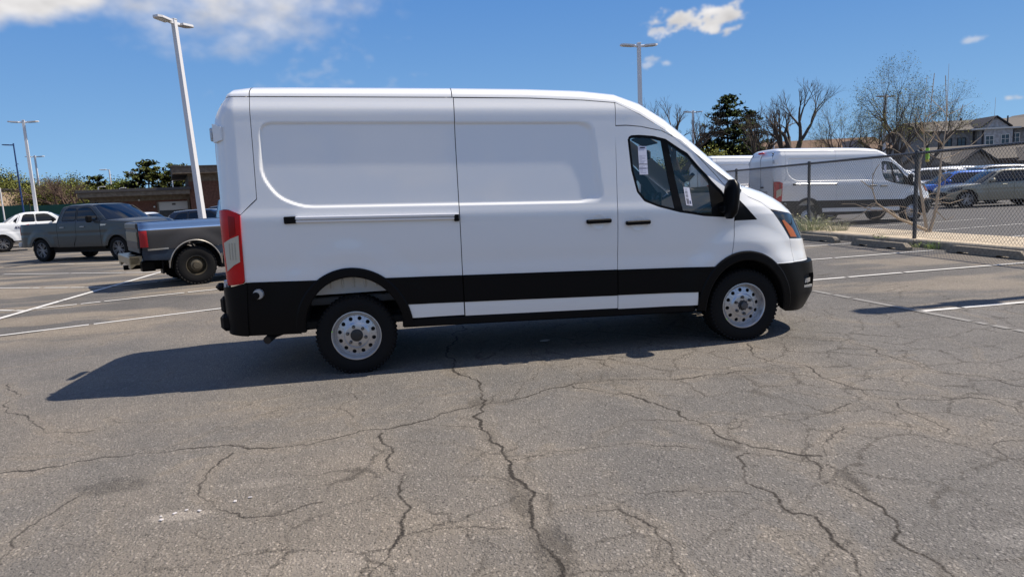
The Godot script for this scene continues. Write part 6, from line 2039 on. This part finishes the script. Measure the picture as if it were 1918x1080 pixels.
	for a in [[-0.75, 5.75, 1.1], [1.45, 5.85, 1.1], [3.7, 6.0, 0.0], [-3.9, 5.7, 0.0], [-5.9, 5.7, 0.0], [-0.75, 2.6, 1.1], [1.45, 2.6, 1.1], [3.7, 2.6, 0.0], [7.2, 6.0, 0.0], [9.6, 6.0, 0.0]]: house_window(ap, a[0], a[1], a[2], 1.15, 1.35, mat("cornice_white", Color.WHITE) if a[0] > -2 else trim)
	obj("balcony", MB.new().box(Vector3(-2.9, 4.75, 0.9), Vector3(2.9, 1.0, 1.8)), mat("balcony_pale", lin(0.42, 0.41, 0.40), 0.8), ap)
	obj("rear_wing_roof", gable(9, 22, -16, -2, 8.0, 10.2, 0.5, 0.14, false), shin, ap)
	obj("roof_vent", MB.new().tube([Vector3(4.0, 8.4, -2), Vector3(4.0, 9.3, -2)], [0.1], 6).tube([Vector3(-0.5, 9.0, -5.4), Vector3(-0.5, 9.5, -5.4)], [0.16], 6), trim, ap)
	# garages before it
	var g0 := thing("garage_row", "row of low garages with grey gabled roofs below the apartment house", "building", Vector3(54.11, 0, -48.46), -0.1416)
	obj("wall", house_walls(-4.2, 10, -7, -0.2, 2.5, 3.9, true), grey, g0)
	obj("roof", gable(-4.2, 10, -7, -0.2, 2.55, 4.0, 0.35, 0.12, true), shin, g0)
	for a in [[-4.0, -0.6], [2.2, 5.6]]:
		var gw := obj("gable_wall", house_walls(a[0], a[1], -3, 1.0, 2.35, 3.45, false), stained("pale_siding", lin(0.33, 0.31, 0.29), 0.2), g0)
		obj("gable_roof", gable(a[0], a[1], -3, 1.05, 2.42, 3.55, 0.25, 0.12, false), shin, gw)
		obj("barge_board", gable(a[0], a[1], 1.32, 1.36, 2.34, 3.47, 0.25, 0.14, false), trim, gw)
		obj("garage_door", MB.new().box(Vector3((a[0] + a[1]) / 2, 1.05, 1.02), Vector3(2.5, 2.1, 0.06)), mat("cornice_white", Color.WHITE), gw)
	obj("fascia", MB.new().box(Vector3(0.8, 2.5, 0.16), Vector3(2.8, 0.32, 0.1)), mat("fascia_red_brown", lin(0.05, 0.028, 0.022), 0.7), g0)
	# brown-roofed house in the middle distance
	var h := thing("brown_roofed_house", "long house with brown shingle roof behind the bare trees on the right", "building", Vector3(47.53, 0, -62.72), -0.1416)
	obj("wall", house_walls(-6.4, 6.5, -9, 0, 4.6, 6.0, true), grey, h)
	obj("roof", gable(-6.4, 6.5, -9, 0, 4.65, 6.1, 0.5, 0.14, true), stained("brown_shingle", lin(0.17, 0.105, 0.065), 0.8), h)
	var hg := obj("front_gable", house_walls(0.8, 3.9, -3, 0.8, 4.3, 5.5, false), white, h)
	obj("gable_roof", gable(0.8, 3.9, -3, 0.85, 4.4, 5.6, 0.3, 0.12, false), trim, hg)
	for x in [-5.0, -2.6, 2.35, 5.2]: house_window(h, x, 3.0, 0.8 if x == 2.35 else 0.0, 1.2, 1.3, trim)
	var h2 := thing("gabled_house", "grey gable end with dark roof edge left of the brown-roofed house", "building", Vector3(41.5, 0, -62.5), -0.1416)
	obj("wall", house_walls(-1.6, 1.8, -8, 0, 4.0, 5.35, false), mat("slate_siding", lin(0.22, 0.22, 0.23), 0.8), h2)
	obj("roof", gable(-1.6, 1.8, -8, 0, 4.1, 5.45, 0.3, 0.14, false), stained("brown_shingle", Color.WHITE, 0.8), h2)
	obj("gable_vent", MB.new().box(Vector3(0.1, 4.5, 0.02), Vector3(0.5, 0.5, 0.05)), trim, h2)

func lamp_post(label: String) -> Node3D:
	var white := mat("post_white", lin(0.62, 0.62, 0.63), 0.45)
	var t := thing("lamp_post", label, "lamp post", Vector3.ZERO, 0.0, "white twin-headed lamp posts")
	obj("base", MB.new().lathe([Vector2(0.32, 0.0), Vector2(0.32, 0.70), Vector2(0.29, 0.74), Vector2(0.0, 0.74)], 20), MATS["concrete"], t)
	var p := MB.new()
	var a := 0.098
	var b := 0.072
	for s in 4:
		var c0 := Vector3(1, 0, 1).rotated(Vector3.UP, PI / 2 * s)
		var c1 := Vector3(1, 0, 1).rotated(Vector3.UP, PI / 2 * (s + 1))
		p.face([c0 * a + Vector3(0, 0.7, 0), c1 * a + Vector3(0, 0.7, 0), c1 * b + Vector3(0, 8.25, 0), c0 * b + Vector3(0, 8.25, 0)], Vector3(0, 4, 0))
	p.box(Vector3(0, 8.26, 0), Vector3(0.17, 0.03, 0.17), 0.005)
	p.box(Vector3(0, 0.73, 0), Vector3(0.34, 0.05, 0.34), 0.01)
	obj("pole", p, white, t)
	for s in [-1, 1]:
		var h := MB.new()
		h.bar(Vector3(s * 0.05, 8.12, 0), Vector3(s * 0.30, 8.14, 0), 0.09, 0.10, 0.02)
		h.prism(pv([-0.17, -0.30, 0.17, -0.30, 0.19, 0.20, 0.10, 0.34, -0.10, 0.34, -0.19, 0.20]), -0.035, 0.035, Transform3D(Basis(Vector3(0, 0, 1), Vector3(s, 0.06, 0).normalized(), Vector3(-0.06 * s, 1, 0).normalized()), Vector3(s * 0.56, 8.16, 0)))
		var hd := obj("lamp_head", h, white, t)
		obj("lens", MB.new().box(Vector3(s * 0.54, 8.115, 0), Vector3(0.44, 0.02, 0.24), 0.004, Basis(Vector3.BACK, 0.06 * s)), mat("lamp_lens", lin(0.35, 0.35, 0.33), 0.2), hd)
	return t

func small_lamp(label: String) -> Node3D:
	var white := mat("post_white", Color.WHITE)
	var t := thing("street_lamp", label, "lamp post", Vector3.ZERO, 0.0, "thin single-armed lamps in the distance")
	obj("pole", MB.new().tube([Vector3.ZERO, Vector3(0, 7.0, 0)], [0.11, 0.085], 8), white, t)
	var hd := obj("lamp_head", MB.new().bar(Vector3(0.0, 6.95, 0), Vector3(0.35, 7.02, 0), 0.08, 0.09, 0.01).box(Vector3(0.68, 7.03, 0), Vector3(0.75, 0.10, 0.32), 0.03), white, t)
	obj("lens", MB.new().box(Vector3(0.68, 6.975, 0), Vector3(0.5, 0.02, 0.24)), mat("lamp_lens", Color.WHITE), hd)
	return t

func make_street() -> void:
	# chain-link fence along the concrete strip
	var dark := mat("fence_paint", lin(0.045, 0.05, 0.058), 0.5, 0.3)
	var f := thing("chain_link_fence", "grey chain-link fence with dark top rail along the sandy pavement", "fence", Vector3(11.45, 0.15, -3.5))
	var slope := 0.046
	var at := func(s: float, y: float) -> Vector3: return Vector3(s * slope, y, -s)      # s runs away from the camera
	for s in [-5.9, -1.55, 2.80, 7.15, 11.9, 16.4, 20.9, 25.4]:
		obj("post", MB.new().tube([at.call(s, -0.1), at.call(s, 1.88)], [0.042], 10).lathe([Vector2(0.05, 1.86), Vector2(0.05, 1.90), Vector2(0.03, 1.925), Vector2(0, 1.93)], 10, Transform3D(Basis.IDENTITY, at.call(s, 0.0))), dark, f)
	obj("top_rail", MB.new().tube([at.call(-6.5, 1.86), at.call(9.0, 1.86), at.call(26.0, 1.86)], [0.030], 8), dark, f)
	var w := MB.new()
	var H := 1.84
	var step := 0.078
	var nn := int(32.4 / step)
	for k in nn:
		var s0 := -6.4 + k * step
		for dirn in [1, -1]:
			var s1: float = s0 + dirn * H * 0.82
			var a: Vector3 = at.call(s0, 0.03) + Vector3(-0.045 + 0.002 * dirn, 0, 0)
			var b: Vector3 = at.call(s1, 0.03 + H) + Vector3(-0.045 + 0.002 * dirn, 0, 0)
			if s1 < -6.5 or s1 > 26.0: continue
			w.tube([a, b], [0.0036], 3, false)
	var net := obj("chain_mesh", w, mat("galvanised_wire", lin(0.17, 0.175, 0.18), 0.5, 0.3), f)
	net.set_meta("kind", "stuff")
	# lime tag tied to the fence
	var tg := thing("lime_tag", "lime green plastic tag with yellow foot tied to the fence beside a post", "tag", Vector3(11.62, 1.98, -6.05))
	obj("sleeve", MB.new().prism(pv([-0.04, 0.12, 0.03, 0.12, 0.055, 0.02, 0.06, -0.10, -0.03, -0.12, -0.055, 0.03]), -0.03, 0.03, Transform3D(Basis(Vector3.UP, 0.7), Vector3.ZERO)), mat("lime_plastic", lin(0.32, 0.62, 0.03), 0.4), tg)
	obj("foot", MB.new().box(Vector3(0.01, -0.145, -0.01), Vector3(0.11, 0.05, 0.07), 0.015, Basis(Vector3.UP, 0.7)), mat("yellow_plastic", lin(0.62, 0.50, 0.02), 0.4), tg)
	# lamp posts: the nearest on the left first
	var a := lamp_post("tall white twin-headed lamp post behind the blue pickup, leaning in the picture")
	a.position = Vector3(-7.0, 0, -18.9)
	a.rotation = Vector3(0, 1.2, 0)
	a.basis = Basis(Vector3.BACK, 0.03) * a.basis
	dup(a, Vector3(-25.2, 0, -43.9), 0.2, "white twin-headed lamp post second from the left, rising over the grey pickup's tailgate")
	dup(a, Vector3(-38.8, 0, -72.0), 0.1, "thinner white twin-headed lamp post right of the second one on the left")
	dup(a, Vector3(11.55, 0, -24.0), 0.05, "white twin-headed lamp post rising behind the roof of the main van")
	dup(a, Vector3(26.2, 0, -51.5), 0.1, "white twin-headed lamp post beside the leafless grey tree right of the windscreen")
	dup(a, Vector3(40.3, 0, -45.0), 0.1, "white twin-headed lamp post in front of the budding trees")
	dup(a, Vector3(12.05, 0, -0.30), 0.0, "white twin-headed lamp post on the pavement, its shadow crossing the right bays")
	var blue := dup(a, Vector3(-33.8, 0, -58.8), 0.0, "thin dark blue single-armed lamp post beside the second lamp post")
	for c in blue.get_children():
		if String(c.name) == "pole": c.scale = Vector3(0.55, 1.0, 0.55)
		if String(c.name) == "lamp_head_001": blue.remove_child(c); c.free()
	recolour(blue, MATS["post_white"], mat("post_blue", lin(0.02, 0.05, 0.16), 0.5))
	blue.set_meta("group", "")
	blue.remove_meta("group")
	var s := small_lamp("slender single-armed lamp over the roof of the brick building, tallest of its row")
	s.position = Vector3(-36.5, 0, -84.0)
	s.rotation.y = PI
	s.scale = Vector3.ONE * 1.03
	for q in [[-36.6, -92.5, 1.03, PI, "slender single-armed lamp left of the dark evergreens behind the brick building"], [-31.6, -86.0, 0.93, PI, "slender single-armed lamp in front of the largest evergreen"], [-30.2, -65.5, 0.63, 0.0, "short single-armed lamp at the left tip of the brick building's roof"], [-32.0, -75.0, 0.65, 0.0, "small lamp head just above the brick building's roof line"],
		[-27.6, -79.0, 0.76, 0.0, "small lamp beside the taller block of the brick building"], [-36.8, -73.5, 0.60, 0.0, "short lamp in front of the broad reddish leafless tree"], [-33.9, -56.0, 0.62, PI, "short white lamp in front of the dark bushy evergreen"], [-29.6, -83.0, 0.74, 0.0, "small lamp beside the largest evergreen's foot"]]:
		dup(s, Vector3(q[0], 0, q[1]), q[3], q[4], "", q[2])
	var pole := dup(s, Vector3(40.25, 0, -62.4), 0.0, "plain short pole between the large bent tree and the dark pines", "", 0.92)
	for c in pole.get_children():
		if String(c.name) == "lamp_head": pole.remove_child(c); c.free()
	pole.remove_meta("group")

func place(o: Node3D, x: float, z: float, deg: float) -> Node3D:
	o.position = Vector3(x, 0.006, z)
	o.rotation.y = deg_to_rad(deg)
	return o

func _ready() -> void:
	set_stage()
	make_ground()
	wheel_stop("wheel_stop", Vector3(10.75, 0.008, -8.75), PI / 2 + 0.03, "weathered concrete wheel stop at the kerb beside the nose of the main van")
	wheel_stop("wheel_stop", Vector3(10.72, 0.008, -6.27), PI / 2 - 0.02, "weathered concrete wheel stop in front of the tall fence post beside the bare young tree")
	wheel_stop("wheel_stop", Vector3(11.0, 0.008, -3.8), PI / 2 - 0.04, "pale concrete wheel stop nearest the right edge of the photo")
	var van := make_van("white high-sided cargo van with black lower cladding, parked in front across the asphalt")
	# vehicles
	var v2 := dup(van, Vector3(13.42, 0.004, -14.29), deg_to_rad(-1.5), "white cargo van parked behind the chain-link fence, its red tail light showing", "white cargo vans behind the fence")
	dup(van, Vector3(12.6, 0.004, -17.5), deg_to_rad(-1.5), "white cargo van behind the fence, farther back and half hidden by the fenced van", "white cargo vans behind the fence")
	place(blue_pickup(), -4.49, -8.74, 28.0)
	var psp := pickup_modern()
	var gray := make_car("pickup_truck", "dark grey crew-cab pickup with grey alloy wheels in the left bays", "pickup truck", psp)
	finish_pickup(psp, gray)
	place(gray, -12.37, -20.28, -27.0)
	var white := mat("van_white_paint", Color.WHITE)
	var w1 := dup(gray, Vector3(-20.16, 0.006, -30.45), deg_to_rad(208.0), "white pickup with four-by-four lettering on its bed at the left edge", "white pickups at the left edge")
	recolour(w1, psp.paint, white)
	var w2 := dup(w1, Vector3(-23.2, 0.006, -35.7), deg_to_rad(28.0), "white crew-cab pickup with tinted windows behind the lettered white pickup", "white pickups at the left edge")
	var w3 := dup(w1, Vector3(-23.6, 0.006, -43.9), deg_to_rad(208.0), "white pickup whose cab shows behind the dark grey pickup's bed", "white pickups at the left edge")
	for s in [1, -1]:
		var tm := TextMesh.new()
		tm.text = "4X4"
		var f := SystemFont.new()
		f.font_names = PackedStringArray(["Droid Sans"])
		f.font_weight = 700
		tm.font = f
		tm.font_size = 32
		tm.pixel_size = 0.0062
		tm.depth = 0.004
		var o := obj("lettering", tm, mat("decal_blue", lin(0.03, 0.03, 0.09), 0.5), w1)
		o.position = Vector3(-0.72, 1.18, s * 1.003)
		o.rotation = Vector3(0, 0 if s > 0 else PI, 0)
	var blackp := car_paint("black_car_paint", lin(0.008, 0.008, 0.010), 0.3)
	var ssp := suv_spec(blackp)
	var s1 := make_car("suv", "black wagon parked behind the blue pickup, beside the lamp post", "car", ssp)
	finish_car(ssp, s1)
	place(s1, -10.2, -27.5, -10.0)
	var s2 := dup(s1, Vector3(-10.0, 0.006, -33.0), deg_to_rad(-8.0), "black sport utility car farthest right behind the blue pickup, beside the van", "", 1.12)
	var s3 := dup(s1, Vector3(-17.0, 0.006, -38.0), deg_to_rad(-15.0), "white car whose roof shows between the grey pickup and the black wagon")
	recolour(s3, blackp, white)
	var tan := car_paint("sand_paint", lin(0.26, 0.25, 0.19), 0.35, 0.3)
	var t1 := dup(s1, Vector3(27.6, 0.004, -19.0), deg_to_rad(160.0), "sand-coloured crossover car facing left behind the fence at the right edge")
	recolour(t1, blackp, tan)
	var bl := car_paint("bright_blue_paint", lin(0.015, 0.12, 0.52), 0.3, 0.2)
	var t2 := dup(s1, Vector3(28.4, 0.004, -22.3), deg_to_rad(160.0), "bright blue car parked beside the sand-coloured car behind the fence")
	recolour(t2, blackp, bl)
	var silver := car_paint("silver_paint", lin(0.32, 0.33, 0.34), 0.35, 0.4)
	var redp := car_paint("red_car_paint", lin(0.22, 0.015, 0.02), 0.3)
	for q in [[24.9, -24.0, 158.0, 1.10, silver, "silver car just past the nose of the fenced van"], [27.2, -26.8, 158.0, 1.16, white, "white sport utility car in the second row, right of the fenced van"], [30.6, -27.0, 160.0, 1.16, white, "white sport utility car in the second row behind the bright blue car"], [33.8, -26.0, 160.0, 1.15, silver, "silver car in the second row behind the sand-coloured car"], [35.6, -24.2, 160.0, 1.15, redp, "dark red car in the second row at the right edge"], [31.0, -31.5, 158.0, 1.2, blackp, "black car in the third row before the garages"], [35.0, -30.5, 160.0, 1.2, white, "white car in the third row at the right edge"]]:
		var o := dup(s1, Vector3(q[0], 0.004, q[1]), deg_to_rad(q[2]), q[5], "cars in rows behind the fence", q[3])
		recolour(o, blackp, q[4])
	make_buildings()
	make_street()
	make_plants()
